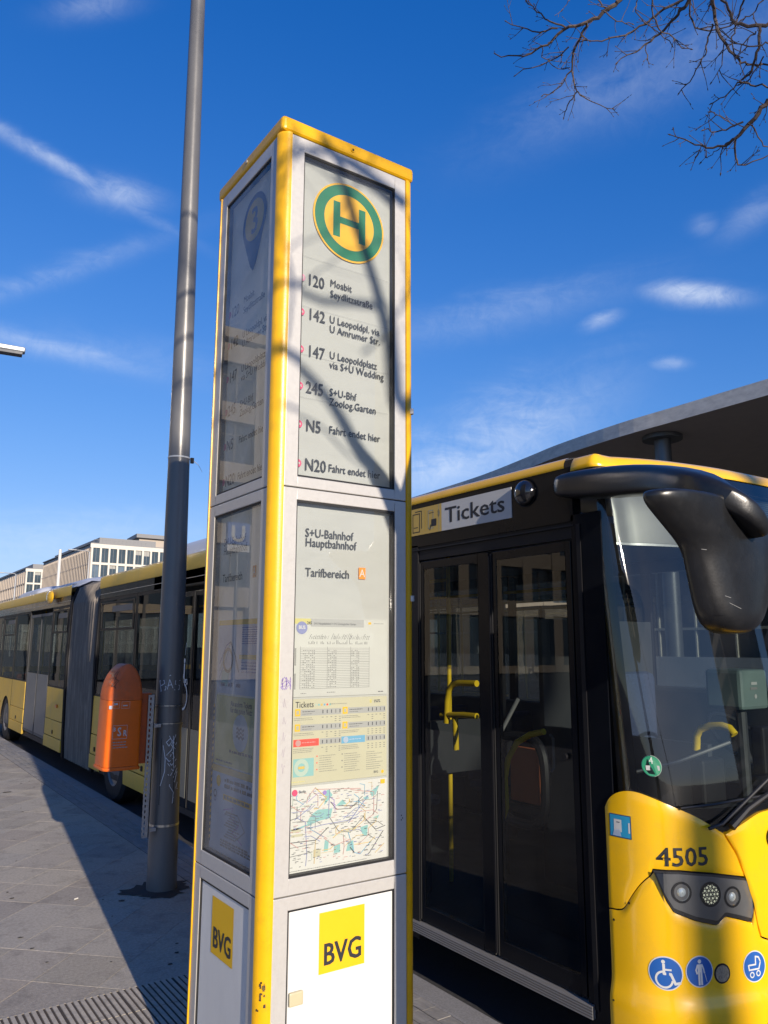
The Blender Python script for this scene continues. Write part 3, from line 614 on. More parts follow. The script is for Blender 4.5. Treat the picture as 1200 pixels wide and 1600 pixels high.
words(mb, LF, q(.35, 0)[0], q(.85, 0)[0], q(0, .20)[1], .008, oo, P['black'], rag=.05); words(mb, LF, q(.05, 0)[0], q(.5, 0)[0], q(0, .04)[1], .005, oo, P['mgrey']); mb.build('poster_print', sh)
A = ((.085, g2b+.008), (CW-.085, zb3-.003)); sh = sheet(LF, A, P['bpale'], nm='notice_sheet', par=mods['L2']); (u0, v0), (u1, v1) = A; W_, H_ = u1-u0, v1-v0
mb = MB(); mb.rect(LF, u0, u1, q(0, .92)[1], v1, oo, P['gold']); mb.disc(LF, *q(.17, .82), .017, oo+.0005, P['yellow'], 20)
for k in range(2): words(mb, LF, q(.30, 0)[0], q(.9, 0)[0], q(0, .83-.07*k)[1], .010, oo, P['black'], rag=.2)
mb.rect(LF, q(.28, 0)[0], q(.98, 0)[0], q(0, .62)[1], q(0, .685)[1], oo, P['yellow']); words(mb, LF, q(.30, 0)[0], q(.95, 0)[0], q(0, .635)[1], .009, oo+.0005, P['mgrey'])
mb.line(LF, [q(.3, .50), q(.5, .56), q(.45, .45), q(.62, .38), q(.5, .28), q(.7, .20)], .004, oo, P['violet']); mb.line(LF, [q(.35, .48), q(.6, .50), q(.75, .35), q(.55, .2)], .003, oo+.0003, P['grey'])
for k in range(10): words(mb, LF, q(.33+.03*(k % 4), 0)[0], q(.6+.03*(k % 4), 0)[0], q(0, .2+.032*k)[1], .004, oo+.0004, P['grey'])
for k in range(3): words(mb, LF, q(.25, 0)[0], q(.95, 0)[0], q(0, .14-.03*k)[1], .006, oo, P['mgrey'])
mb.ring(LF, *q(.10, .66), .008, .012, oo+.0003, P['mgrey'], 14); mb.ring(LF, *q(.10, .60), .006, .009, oo+.0003, P['lilac'], 14)
n = 22
for k in range(n):
    a = g2b+.02+k*(.42/n); mb.face([LF(.076, a, oo+.0006), LF(.092, a+.008, oo+.0006), LF(.092, a+.008+.42/n*.5, oo+.0006), LF(.076, a+.42/n*.5, oo+.0006)], P['black']); mb.face([LF(.076, a+.42/n*.5, oo+.0006), LF(.092, a+.008+.42/n*.5, oo+.0006), LF(.092, a+.008+.42/n, oo+.0006), LF(.076, a+.42/n, oo+.0006)], P['yellow'])
mb.build('notice_print', sh)
def tree_of(o): return [o]+[q_ for c_ in o.children for q_ in tree_of(c_)]
for o_ in tree_of(col):
    if o_.type == 'MESH':
        for v_ in o_.data.vertices: v_.co = (v_.co.x*K_COL, v_.co.y*K_COL, HC+(v_.co.z-HC)*K_COL)
        for md_ in o_.modifiers:
            if md_.type == 'BEVEL': md_.width *= K_COL
adopt(col)

# ================================================================== LAMP POST
px_, py_ = 2.174, 6.097
post = empty('lamp_post', (px_, py_, 0), 'dark grey lamp post with steel bands and white graffiti beside the orange bin', 'lamp post')
m_post = mat('painted_steel_grey', (.145, .142, .138), .34, .15, var=.10, vs=5, dirt=.3, dcol=(.10, .10, .10), dscale=9, stretch=(1, 1, .35), bump=.05, bs=60)
m_sleeve = mat('anti_sticker_coating', (.022, .026, .036), .48, var=.2, vs=10, bump=.25, bs=260, dirt=.2, dcol=(.05, .05, .055))
def rad(z):
    return .112-(.112-.087)*min(z, 3.2)/3.2 if z < 3.2 else .087-(.087-.0645)*(z-3.2)/4.44
lean = lambda z: (px_-.0075*z*.9, py_+.0026*z)
mb = MB(); zs = [0, .05, .5, 1.0, 1.9, 2.6]+[3.19+k*.4 for k in range(18)]; mb.tube([(*lean(z), z) for z in zs], [rad(z) for z in zs], m_post, 36); mb.build('shaft', post, smooth=True)
m_sleeve = m_post
m_zip = mat('white_nylon', (.65, .65, .62), .4); m_band2 = mat('steel_band', (.50, .49, .46), .28, .9)
def ringat(name, z, w, m, extra=.004, tilt=0, r_=None):
    mb = MB(); n = 36; r0 = (r_ or rad(z))+extra; cx, cy = lean(z)
    rows = []
    for dz, rr_ in ((-w/2, r0-.003), (-w/2, r0), (w/2, r0), (w/2, r0-.003)):
        rows.append([(cx+rr_*cos(2*pi*k/n), cy+rr_*sin(2*pi*k/n), z+dz+tilt*cos(2*pi*k/n)) for k in range(n+1)])
    for a, b in zip(rows, rows[1:]):
        for k in range(n): mb.face([a[k], a[k+1], b[k+1], b[k]], m)
    return mb.build(name, post, smooth=True)
r_cable = ringat('cable_tie', PY(281, 716, py_).z, .012, m_zip, .003, .0, r_=.087)
zt = PY(281, 716, py_).z; mb = MB(); mb.tube([(px_+.06, py_-.055, zt-.01), (px_+.12, py_-.06, zt-.05), (px_+.155, py_-.06, zt-.105)], [.004, .002, .0012], m_zip, 6); mb.box(px_+.05, px_+.075, py_-.075, py_-.055, zt-.045, zt+.0, m_black); mb.build('tie_tail', r_cable)
for (x_, y_, w_, mm) in ((264, 1104, .018, m_sleeve), (264, 1133, .016, m_sleeve), (256, 1291, .016, m_band2)): ringat('steel_band', PY(x_, y_, py_-.1).z, w_, mm, .003 if mm is m_band2 else .006)
# thin bright rings stand for the highlights on two collars
for (x_, y_) in ((264, 1103), (263, 1131)): ringat('collar_highlight', PY(x_, y_, py_-.1).z, .005, m_band2, .0065)
PF = lambda u, z, off=0: (lean(z)[0]+(rad(z)+.0012+off)*cos(-pi/2-.32+u/.105), lean(z)[1]+(rad(z)+.0012+off)*sin(-pi/2-.32+u/.105), z)
m_spray = mat('white_marker', (.80, .82, .84), .6)
def pp(x, y):      # pixel to (u, z) on the post surface
    d = ray(x, y); d2 = Vector((d.x, d.y)); c = Vector((px_-.008, py_)); a = d2.dot(d2); b = -2*d2.dot(c); k = c.dot(c)-.105**2; disc = max(b*b-4*a*k, 0)
    t = (-b-sqrt(disc))/(2*a); p = d*t+C0; ang = atan2(p.y-py_, p.x-px_+.008); return (ang+pi/2+.32)*.105, p.z
def GR(mb, pts, w): mb.line(PF, [pp(*p) for p in pts], w, .0004, m_spray)
mb = MB()
for st in (((250, 1064), (252, 1079)), ((250, 1064), (257, 1063), (258, 1068), (252, 1071), (260, 1073), (259, 1078), (251, 1080)), ((262, 1077), (266, 1062), (271, 1075)), ((263, 1071), (269, 1070)), ((283, 1063), (275, 1064), (275, 1069), (282, 1071), (281, 1077), (273, 1078)), ((266, 1056), (268, 1055))): GR(mb, st, .0042)
mb.build('graffiti', post); mb = MB()
for st in (((265, 1150), (269, 1158), (264, 1166), (260, 1160), (266, 1154), (272, 1160), (268, 1172), (262, 1178)), ((275, 1148), (268, 1165), (274, 1170)), ((260, 1180), (270, 1176), (272, 1184), (264, 1190), (259, 1184), (268, 1196), (275, 1186)), ((262, 1193), (270, 1205), (274, 1196), (266, 1212)), ((276, 1200), (270, 1215)),
           ((262, 1210), (272, 1222), (276, 1205), (264, 1228), (270, 1238), (268, 1255), (276, 1222)), ((264, 1226), (276, 1232)), ((271, 1150), (271, 1200)), ((255, 1165), (258, 1185), (257, 1205), (250, 1228)), ((276, 1160), (266, 1182))): GR(mb, st, .0045)
mb.build('graffiti', post)
mb = MB(); z0_, z1_ = .62, 1.10
mb.line(PF, [(-.045, z0_), (-.045, z1_), (.06, z1_), (.06, z0_), (-.045, z0_)], .004, .0003, m_black); mb.build('service_hatch', post)
mb = MB(); rb = random.Random(4); n = 40
mb.face([(px_-.03+(.17+.10*rb.random()+.05*sin(3*a))*cos(a), py_-.03+(.17+.10*rb.random())*sin(a), .004) for a in [2*pi*k/n for k in range(n)]], m_stain); so = mb.build('dirt_ring', pavo); so['kind'] = 'stuff'
adopt(post)

# ================================================================== LITTER BIN
bin_ = empty('litter_bin', (1.80, 6.08, .93), 'orange litter bin with rounded hood fixed to the black post', 'litter bin')
m_or = mat('orange_plastic', (.85, .15, .008), .34, var=.08, vs=6, dirt=.18, dcol=(.45, .12, .05), dscale=9, bump=.03)
m_or2 = mat('weathered_orange', (.66, .125, .022), .55, var=.15, vs=14, dirt=.5, dcol=(.28, .14, .10), dscale=12)
yF, yBk = 5.93, 6.24
def prof(z):      # half widths along X of the arch
    x0, x1 = 1.652+(z-.93)*.02, 1.905
    if z > 1.42:
        t = min((z-1.42)/.245, 1); s_ = sqrt(max(0, 1-t*t)); mid = (x0+x1)/2+.01; return mid-(mid-x0)*s_, mid+(x1-mid)*s_
    return x0, x1
def binsec(z, inset=0):
    x0, x1 = prof(z); x0 += inset; x1 -= inset; w = x1-x0; c1 = min(.055, w*.45); c2 = min(.025, w*.3)
    yf = yF+inset; yb = yBk-inset
    if z > 1.42: k = min((z-1.42)/.245, 1); yf += .03*k*k; yb -= .05*k*k
    pts = []
    for (cx, cy, r, a0) in ((x0+c1, yf+c1, c1, pi), (x1-c2, yf+c2, c2, 1.5*pi), (x1-c2, yb-c2, c2, 0), (x0+c1, yb-c1, c1, .5*pi)):
        for k in range(6): pts.append((cx+r*cos(a0+k*pi/10), cy+r*sin(a0+k*pi/10), z))
    return pts
def stack(name, secs, m, par):
    mb = MB(); n = len(secs[0]); vs = [p for s_ in secs for p in s_]; fs = []
    for i in range(len(secs)-1):
        for k in range(n): fs.append((i*n+k, i*n+(k+1) % n, (i+1)*n+(k+1) % n, (i+1)*n+k))
    fs.append(tuple(range(n-1, -1, -1))); fs.append(tuple(range((len(secs)-1)*n, len(secs)*n))); mb.raw(vs, fs, m); return mb.build(name, par, smooth=True)
stack('bin_body', [binsec(.93), binsec(1.0), binsec(1.2), binsec(1.4)], m_or, bin_)
stack('bin_hood', [binsec(1.402)]+[binsec(1.42+.245*sin(k*pi/2/9)) for k in range(9)]+[binsec(1.6645)], m_or2, bin_)
stack('base_rim', [binsec(.905, -.004), binsec(.915, -.008), binsec(.928, -.004)], m_or, bin_)
mb = MB(); mb.box(1.908, 2.0, 6.02, 6.10, .93, 1.445, m_or2); mb.build('back_plate', bin_, bevel=.004)
NF = lambda u, z, off=0: (u, yF-.0012-off, z)
def np_(x, y): p = PY(x, y, yF); return p.x, p.z
mb = MB()
def sq(x0, y0, x1, y1, w=.0022):
    a = np_(x0, y1); b = np_(x1, y0); mb.line(NF, [(a[0], a[1]), (b[0], a[1]), (b[0], b[1]), (a[0], b[1]), (a[0], a[1])], w, 0, P['white'])
sq(176, 1096, 187, 1107, .0015); sq(190, 1096, 203, 1107, .0015)
a = np_(178, 1101); mb.rect(NF, a[0], a[0]+.028, a[1]-.004, a[1]+.010, 0, P['white']); a = np_(192, 1103); mb.rect(NF, a[0], a[0]+.035, a[1]-.002, a[1]+.006, 0, P['white'])
mb.build('bin_print', bin_); mb = MB(); sq(175.5, 1133, 199, 1155)
for (x_, y_, c, s_) in ((177, 1143, 'B', .040), (183, 1150, 'S', .085), (192, 1150, 'R', .060)): a = np_(x_, y_); mb.text(NF, a[0], a[1], c, s_, 0, P['white'], sx=.72, bold=.02)
for k in range(3): a = np_(176, 1161+k*4.2); words(mb, NF, a[0], a[0]+.105, a[1], .006, 0, P['lgrey'], rag=.1)
mb.build('bin_print', bin_)
mb = MB(); a = np_(174, 1070); m_tag = mat('black_marker', (.04, .02, .015), .5)
for k in range(5): mb.line(lambda u, z, off=0: (u, yF-.001+.03*max(0, (z-1.42)/.245)**2-off, z), [(a[0]+.01*k+.018*sin(j*2.1+k), a[1]-.02+.022*j+.008*cos(j*1.7+k)) for j in range(6)], .0025, .002, m_tag)
mb.build('marker_tag', bin_)
mb = MB(); a = np_(167, 1106); b_ = 1.668
mb.box(b_-.004, b_+.03, yF-.002+.012, yF+.02, a[1]-.012, a[1]+.012, P['bpale']); mb.build('sticker', bin_)
mb = MB(); n = 26; m_rail = mat('galvanised_strip', (.42, .43, .45), .4, .6, var=.12, vs=20)
for u0_, u1_ in ((1.962, 1.974), (1.986, 2.014)): mb.box(u0_+.008, u1_+.008, 6.0, 6.008, .40, 1.43, m_rail)
for k in range(n+1): z = .40+k*(1.03-.018)/n; mb.box(1.970, 2.022, 6.001, 6.0075, z, z+.018, m_rail)
mb.box(2.015, 2.022, 6.0, 6.05, .40, 1.43, m_rail)
for z in (.448, 1.20): mb.box(2.02, 2.08, 6.01, 6.04, z-.012, z+.012, m_rail)
mb.build('mounting_rail', bin_); adopt(bin_)

# ================================================================== ARTICULATED BUS
BX0, BX1, BMID = 2.95, 5.50, 4.225
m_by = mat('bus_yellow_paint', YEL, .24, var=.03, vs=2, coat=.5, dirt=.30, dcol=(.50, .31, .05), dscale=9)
m_byd = mat('shaded_yellow_paint', (.68, .43, .05), .38, var=.06, vs=3, dirt=.35, dcol=(.30, .24, .12), dscale=4)  # bus yellow muted in the colour for the shaded sides; blotches are dirt
m_glassb = glass('tinted_bus_glass', (.30, .33, .33), .55, 0, haze=.015, wav=.05)
m_glassd = glass('door_glass', (.50, .53, .53), .62, 0, haze=.008)
m_screen = glass('windscreen_glass', (.66, .72, .71), 1.5, .03, haze=.012)
m_int = mat('interior_grey', (.10, .105, .11), .6); m_intd = mat('interior_dark', (.03, .032, .036), .6); m_ceil = mat('ceiling_panel', (.20, .20, .20), .6); m_rail = mat('yellow_handrail', (.82, .55, .02), .25)
m_alu = mat('brushed_aluminium', (.46, .45, .44), .35, .6, var=.12, vs=8, stretch=(20, 1, 20))
m_tyre = mat('tyre_rubber', (.018, .018, .019), .85); m_rim = mat('wheel_rim', (.20, .19, .18), .5, .5, dirt=.5)
m_seat = mat('seat_fabric', (.03, .045, .10), .9, var=.4, vs=60); m_seat_red = mat('seat_red', (.35, .05, .03), .9)
bus = empty('articulated_bus', (BMID, 12, -.13), 'long yellow articulated city bus with black bellows standing at the kerb', 'bus')
SF = lambda u, z, off=0: (BX0-off, -u, z)
def side(mb, ya, yb, z0, z1, m, off=0, th=.03): mb.box(BX0-off, BX0-off+th, min(ya, yb), max(ya, yb), z0, z1, m)
# ---- front plan curve (nearside corner -> centre -> offside corner)
plan = [(2.95, 2.62), (2.950, 2.50), (2.956, 2.40), (2.971, 2.325), (3.0, 2.265), (3.05, 2.218), (3.135, 2.175), (3.30, 2.118), (3.50, 2.075), (3.80, 2.035), (4.225, 2.02)]
# smooth it
def cr(p0, p1, p2, p3, t): return tuple(.5*((2*b)+(-a+c)*t+(2*a-5*b+4*c-d)*t*t+(-a+3*b-3*c+d)*t**3) for a, b, c, d in zip(p0, p1, p2, p3))
sm = []
for i in range(len(plan)-1):
    p = [plan[max(i-1, 0)], plan[i], plan[i+1], plan[min(i+2, len(plan)-1)]]
    for k in range(6): sm.append(cr(*p, k/6))
sm.append(plan[-1]); sm += [(2*BMID-x, y) for x, y in reversed(sm[:-1])]
SL = [0]
for a, b in zip(sm, sm[1:]): SL.append(SL[-1]+sqrt((a[0]-b[0])**2+(a[1]-b[1])**2))
STOT = SL[-1]
def fplan(s):
    s = min(max(s, 0), STOT-1e-6); i = 0
    lo, hi = 0, len(SL)-1
    while hi-lo > 1:
        md = (lo+hi)//2
        if SL[md] <= s: lo = md
        else: hi = md
    t = (s-SL[lo])/(SL[lo+1]-SL[lo]); a, b = sm[lo], sm[lo+1]
    j = min(lo+2, len(sm)-1); h = max(lo-1, 0)
    t1 = Vector((b[0]-sm[h][0], b[1]-sm[h][1])).normalized(); t2 = Vector((sm[j][0]-a[0], sm[j][1]-a[1])).normalized(); tg = t1.lerp(t2, t).normalized()
    return a[0]+(b[0]-a[0])*t, a[1]+(b[1]-a[1])*t, tg.y, -tg.x      # outward normal (nx, ny)
def fset(z): return max(0, z-1.15)*.140+max(0, z-2.45)**2*.5
def FF(s, z, off=0):
    x, y, nx, ny = fplan(s); k = fset(z)*min(1, max(0, (2.5-y)/.3)) if True else 0
    return (x+nx*off, y+ny*off+k, z)
def fp(px, py):     # pixel -> (s, z) on the front surface
    d = ray(px, py); best = None
    z = 1.0
    for it in range(4):
        best = None
        for i in range(len(sm)-1):
            a, b = sm[i], sm[i+1]
            ka = fset(z)*min(1, max(0, (2.5-a[1])/.3)); kb = fset(z)*min(1, max(0, (2.5-b[1])/.3))
            ax, ay, bx, by = a[0], a[1]+ka, b[0], b[1]+kb
            ca = ax*d.y-ay*d.x; cb = bx*d.y-by*d.x
            if ca*cb <= 0 and ca != cb:
                t = ca/(ca-cb); x = ax+(bx-ax)*t; best = (SL[i]+(SL[i+1]-SL[i])*t, x/d.x); break
        if best is None: return (0.0, z)
        z = HC+best[1]*d.z
    return best[0], z
SN = STOT/2
def interp(pts, s):
    if s <= pts[0][0]: return pts[0][1]
    for a, b in zip(pts, pts[1:]):
        if s <= b[0]: return a[1]+(b[1]-a[1])*((s-a[0])/max(b[0]-a[0], 1e-9))
    return pts[-1][1]
def smoothc(pts, k=5):
    out = []
    for i in range(len(pts)-1):
        p = [pts[max(i-1, 0)], pts[i], pts[i+1], pts[min(i+2, len(pts)-1)]]
        for j in range(k): out.append(cr(*p, j/k))
    return out+[pts[-1]]
def panel(mb, s0, s1_, lo, hi, m, off=0.0, inn=-.03, ns=40, nz=8, prof_=None, rim=True):
    """a shell piece of the front between two height functions, with rolled edges"""
    fl = lo if callable(lo) else (lambda s: lo); fh = hi if callable(hi) else (lambda s: hi)
    g = []
    for i in range(ns+1):
        s = s0+(s1_-s0)*i/ns; a, b = fl(s), fh(s); colm = []
        es = min(1, min(s-s0, s1_-s)/.012) if rim else 1
        for j in range(nz+1):
            t = j/nz; z = a+(b-a)*t; o_ = off+(prof_(s, z) if prof_ else 0)
            if rim: ez = min(1, min(z-a, b-z)/.012); o_ -= .006*(1-min(es, ez))
            colm.append(FF(s, z, o_))
        g.append(colm)
    vs = [p for c in g for p in c]; n = nz+1; fs = [(i*n+j, (i+1)*n+j, (i+1)*n+j+1, i*n+j+1) for i in range(ns) for j in range(nz)]
    if rim:
        base = len(vs); loop = [(i, 0) for i in range(ns+1)]+[(ns, j) for j in range(1, nz+1)]+[(i, nz) for i in range(ns-1, -1, -1)]+[(0, j) for j in range(nz-1, 0, -1)]
        for (i, j) in loop:
            s = s0+(s1_-s0)*i/ns; z = fl(s)+(fh(s)-fl(s))*j/nz; vs.append(FF(s, z, inn))
        L_ = len(loop)
        for k in range(L_): (i, j), (i2, j2) = loop[k], loop[(k+1) % L_]; fs.append((i*n+j, base+k, base+(k+1) % L_, i2*n+j2))
    mb.raw(vs, fs, m)
def mirror_s(fn): return lambda s: fn(STOT-s)
# edges traced from the photograph on the front surface
top_l = smoothc([fp(*q_) for q_ in ((946, 1262), (953, 1247), (966, 1238), (985, 1236), (1010, 1243), (1050, 1260), (1090, 1278), (1130, 1303))], 5)
sL, sV = top_l[0][0], top_l[-1][0]
top_c = [top_l[-1]]+[fp(*q_) for q_ in ((1157, 1286), (1181, 1270), (1200, 1264))]
cbl = [fp(*q_) for q_ in ((1130, 1303), (1148, 1332), (1160, 1365), (1169, 1396), (1176.5, 1417), (1178, 1434), (1186, 1462), (1200, 1467))]
for i in range(1, len(cbl)):
    if cbl[i][0] <= cbl[i-1][0]: cbl[i] = (cbl[i-1][0]+.003, cbl[i][1])
zc_top = top_c[-1][1]; sC = STOT/2
topc = smoothc([(s, z) for s, z in top_c]+[(top_c[-1][0]+.25, zc_top+.03), (sC, zc_top+.04)], 4)
cblo = cbl+[(sC, cbl[-1][1]-.01)]
hl = [fp(*q_) for q_ in ((1021, 1359), (1060, 1361), (1110, 1365), (1163, 1371), (1176, 1405), (1173, 1440), (1150, 1434), (1131, 1430), (1119, 1444), (1085, 1437), (1052, 1424), (1040, 1405))]
hl_top = [hl[0], hl[1], hl[2], hl[3]]; hl_bot = [hl[0], hl[11], hl[10], hl[9], hl[8], hl[7], hl[6], hl[5]]
seam = smoothc([fp(*q_) for q_ in ((946, 1420), (955, 1419), (968, 1421), (977, 1418), (988, 1400), (1002, 1381), (1020, 1365))], 4)
for i in range(1, len(seam)):
    if seam[i][0] <= seam[i-1][0]: seam[i] = (seam[i-1][0]+.002, seam[i][1])
sLp = sL+.002; zbot = .13
bulge = lambda s, z: .012*exp(-((z-.60)/.25)**2)*0+.022/(1+exp((z-.335)*60))
def low_up(s):       # lower edge of the lamp panel
    if s < seam[-1][0]: return interp(seam, s)+.004
    return interp(hl_top, s)+.006
def hi_up(s): return min(interp(top_l, s), interp(cblo, s)-.004 if s > sV-.001 else 9)
sHR = hl[3][0]
def bodyhalf(flip):
    T = (lambda f: (lambda s: f(STOT-s))) if flip else (lambda f: f)
    def pn(mb, a, b, lo, hi, m, **k):
        if flip: panel(mb, STOT-b, STOT-a, (lambda s: lo(STOT-s)) if callable(lo) else lo, (lambda s: hi(STOT-s)) if callable(hi) else hi, m, **{kk: ((lambda s, z: vv(STOT-s, z)) if kk == 'prof_' else vv) for kk, vv in k.items()})
        else: panel(mb, a, b, lo, hi, m, **k)
    mb = MB()
    crease = lambda s, z: .010*max(0, 1-abs(z-(interp(top_l, s)-.055))/.03)*0
    up_hi = lambda s: interp(top_l, s) if s < sV else interp(cblo, s)-.005
    pn(mb, sLp, min(sHR, sV+.25), low_up, up_hi, m_by, ns=70, nz=10, off=.012)
    o1 = mb.build('lamp_panel', bus, smooth=True, weld=True)
    mb = MB()
    def bump_hi(s):
        if s < seam[-1][0]: return interp(seam, s)-.003
        if s < hl[5][0]: return interp(hl_bot, s)-.004
        return interp(cblo, s)-.006 if s < sC else cblo[-1][1]-.006
    pn(mb, sLp, sC, lambda s: zbot, bump_hi, m_by, ns=110, nz=26, off=.012, prof_=bulge)
    o2 = mb.build('bumper', bus, smooth=True, weld=True)
    return o1, o2
lp1, bm1 = bodyhalf(False); lp2, bm2 = bodyhalf(True)
mb = MB()
panel(mb, sV+.003, sC, lambda s: interp(cblo, s)+.002, lambda s: interp(topc, s), m_by, ns=60, nz=10, off=.020)
panel(mb, sC, STOT-sV-.003, lambda s: interp(cblo, STOT-s)+.002, lambda s: interp(topc, STOT-s), m_by, ns=60, nz=10, off=.020, rim=False)
cp = mb.build('front_panel', bus, smooth=True, weld=True)
# dark carrier behind the yellow panels
mb = MB(); panel(mb, 0.0, STOT, lambda s: .10, lambda s: 1.10, m_black, off=-.012, ns=80, nz=4, rim=False); mb.build('front_carrier', bus, smooth=True)
# headlights
def headlight(flip):
    Fh = (lambda s, z, off=0: FF(STOT-s, z, off)) if flip else FF
    mb = MB(); n = 40; s0, s1_ = hl[0][0]+.001, hl[4][0]-.003
    hb = lambda s: interp(hl_bot, s) if s < hl[5][0] else interp([hl[5], hl[4]], s)
    ht = lambda s: interp(hl_top, s) if s < hl[3][0] else interp([hl[3], hl[4]], s)
    m_hl = mat('headlamp_bezel', (.05, .05, .055), .3, .4); m_hl2 = mat('headlamp_inner', (.20, .20, .21), .3, .4); m_len = glass('headlamp_lens', (.93, .95, .95), 1.0)
    for i in range(n):
        a = s0+(s1_-s0)*i/n; b = s0+(s1_-s0)*(i+1)/n
        la, lb, ha, hbb = hb(a), hb(b), ht(a), ht(b)
        mb.face([Fh(a, la, .010), Fh(b, lb, .010), Fh(b, hbb, .010), Fh(a, ha, .010)], m_hl)
        w = .010
        if ha-la > .03 and hbb-lb > .03: mb.face([Fh(a, la+w*1.6, .012), Fh(b, lb+w*1.6, .012), Fh(b, hbb-w, .012), Fh(a, ha-w, .012)], m_hl2)
    body = mb.build('headlight', bus)
    lens = MB()
    for i in range(n):
        a = s0+(s1_-s0)*i/n; b = s0+(s1_-s0)*(i+1)/n; lens.face([Fh(a, hb(a), .026), Fh(b, hb(b), .026), Fh(b, ht(b), .026), Fh(a, ht(a), .026)], m_len)
    lens.build('lens_cover', body)
    m_chrome = mat('lamp_reflector', (.75, .77, .78), .08, .95, var=.02); m_led = mat('led_lamp', (.85, .83, .60), .35, var=.1, vs=60, emit=.30); m_dark = mat('lamp_socket', (.04, .04, .045), .3, .5); m_bulb = mat('lamp_bulb_sky_tint', (.72, .80, .86), .12, .3)  # bulb colour is bluish white to stand for the sky's reflection
    for i, q_ in enumerate(((1063, 1393), (1107, 1396), (1141, 1400))):
        s, z = fp(*q_); r = (.034, .040, .034)[i]; b = MB()
        ctr = Vector(Fh(s, z, 0)); nx = Vector(Fh(s, z, 1))-ctr
        ux = (Vector(Fh(s+.01, z, 0))-Vector(Fh(s-.01, z, 0))).normalized(); uz = Vector((0, 0, 1))
        G = lambda u, v, o, c=ctr, ux=ux, nx=nx: tuple(c+ux*u+uz*v+nx*o)
        b.ring(G, 0, 0, r, r*1.28, .0145, m_dark, 24)
        if i == 1:
            b.disc(G, 0, 0, r, .015, m_led, 28)
            for rr, k in ((0, 1), (.45, 6), (.82, 12)):
                for j in range(k): b.ring(G, r*rr*cos(2*pi*j/k), r*rr*sin(2*pi*j/k), r*.13, r*.24, .0155, m_dark, 10)
        else:
            rows = [(1, .013), (.8, .004), (.5, -.004), (0.02, -.008)]
            rings = [[G(r*k*cos(2*pi*j/24), r*k*sin(2*pi*j/24), o_) for j in range(24)] for k, o_ in rows]
            for ra, rb_ in zip(rings, rings[1:]):
                for j in range(24): b.face([ra[j], ra[(j+1) % 24], rb_[(j+1) % 24], rb_[j]], m_chrome)
            dome = [[G(r*.62*cos(a_)*cos(2*pi*j/16), r*.62*cos(a_)*sin(2*pi*j/16), .006+r*.4*sin(a_)) for j in range(16)] for a_ in (0, .4, .8, 1.2, 1.5)]
            for ra, rb_ in zip(dome, dome[1:]):
                for j in range(16): b.face([ra[j], ra[(j+1) % 16], rb_[(j+1) % 16], rb_[j]], m_bulb)
        b.build('lamp', body, smooth=(i != 1))
headlight(False); headlight(True)
# fog lamp and stickers on the bumper
def fdecal(q_): return fp(*q_)
m_fog = mat('fog_lamp_glass', (.30, .30, .27), .15, .6, var=.4, vs=120)
for fl in (0, 1):
    s, z = fp(1125, 1519); s = STOT-s if fl else s; b = MB(); b.ring(FF, s, z, .031, .040, .014, m_black, 24); b.disc(FF, s, z, .033, .016, m_fog, 24); b.ring(FF, s, z, .040, .062, .0135, m_by, 24); b.build('fog_lamp', bus)
OFFD = .0140
def fdisc(b, s, z, r, off, m, n=28):
    for k in range(n):
        a0, a1 = pi*k/n, pi*(k+1)/n; u0_, u1_ = -r*cos(a0), -r*cos(a1); h0, h1 = r*sin(a0), r*sin(a1)
        b.face([FF(s+u0_, z-h0, off), FF(s+u1_, z-h1, off), FF(s+u1_, z+h1, off), FF(s+u0_, z+h0, off)], m)
def circ_sign(q_, rpx, name, draw):
    s, z = fp(*q_); b = MB(); rad_ = (fp(q_[0], q_[1]-rpx)[1]-fp(q_[0], q_[1]+rpx)[1])/2
    fdisc(b, s, z, rad_, OFFD, P['white']); fdisc(b, s, z, rad_*.93, OFFD+.0006, P['blue'])
    draw(b, lambda u, v, o, s=s, z=z, r=rad_: FF(s+u*r, z+v*r, OFFD+.0012+o)); return b.build(name, bm1)
def wheelchair(b, G, m=None):
    m = m or P['white']; b.disc(G, -.12, .68, .11, 0, m, 18); b.line(G, [(-.10, .52), (-.10, -.02), (.28, -.02), (.52, -.58), (.80, -.52)], .15, 0, m); b.line(G, [(-.10, .22), (.30, .22)], .11, .0002, m)
    b.ring(G, -.10, -.36, .40, .52, .0004, m, 30, radians(95), radians(355))
def walker(b, G):
    m = P['white']; b.disc(G, 0, .64, .13, 0, m, 18); b.poly(G, [(-.14, .46), (.14, .46), (.17, -.05), (-.17, -.05)], 0, m)
    b.line(G, [(-.16, .42), (-.28, .1), (-.22, -.12)], .11, .0002, m); b.line(G, [(.16, .42), (.27, .15), (.32, -.08)], .11, .0002, m); b.line(G, [(-.08, -.05), (-.08, -.80)], .14, .0002, m); b.line(G, [(.09, -.05), (.10, -.80)], .14, .0002, m); b.line(G, [(.33, -.08), (.48, -.66)], .045, .0004, m)
def pram(b, G):
    m = P['white']; b.line(G, [(-.55, .12), (-.50, -.18), (.35, -.18), (.52, .25), (.38, .55), (.10, .62), (.08, .12), (-.50, .12)], .10, 0, m)
    b.ring(G, -.28, -.50, .12, .20, .0002, m, 20); b.ring(G, .28, -.46, .12, .20, .0002, m, 20)
rr_ = lambda q_, w: abs(fp(q_[0]+w, q_[1])[0]-fp(q_[0]-w, q_[1])[0])/2
circ_sign((1040, 1519), 26.5, 'wheelchair_sticker', wheelchair); circ_sign((1090.5, 1516), 25, 'pedestrian_sticker', walker); circ_sign((1175, 1508), 25, 'pushchair_sticker', pram)
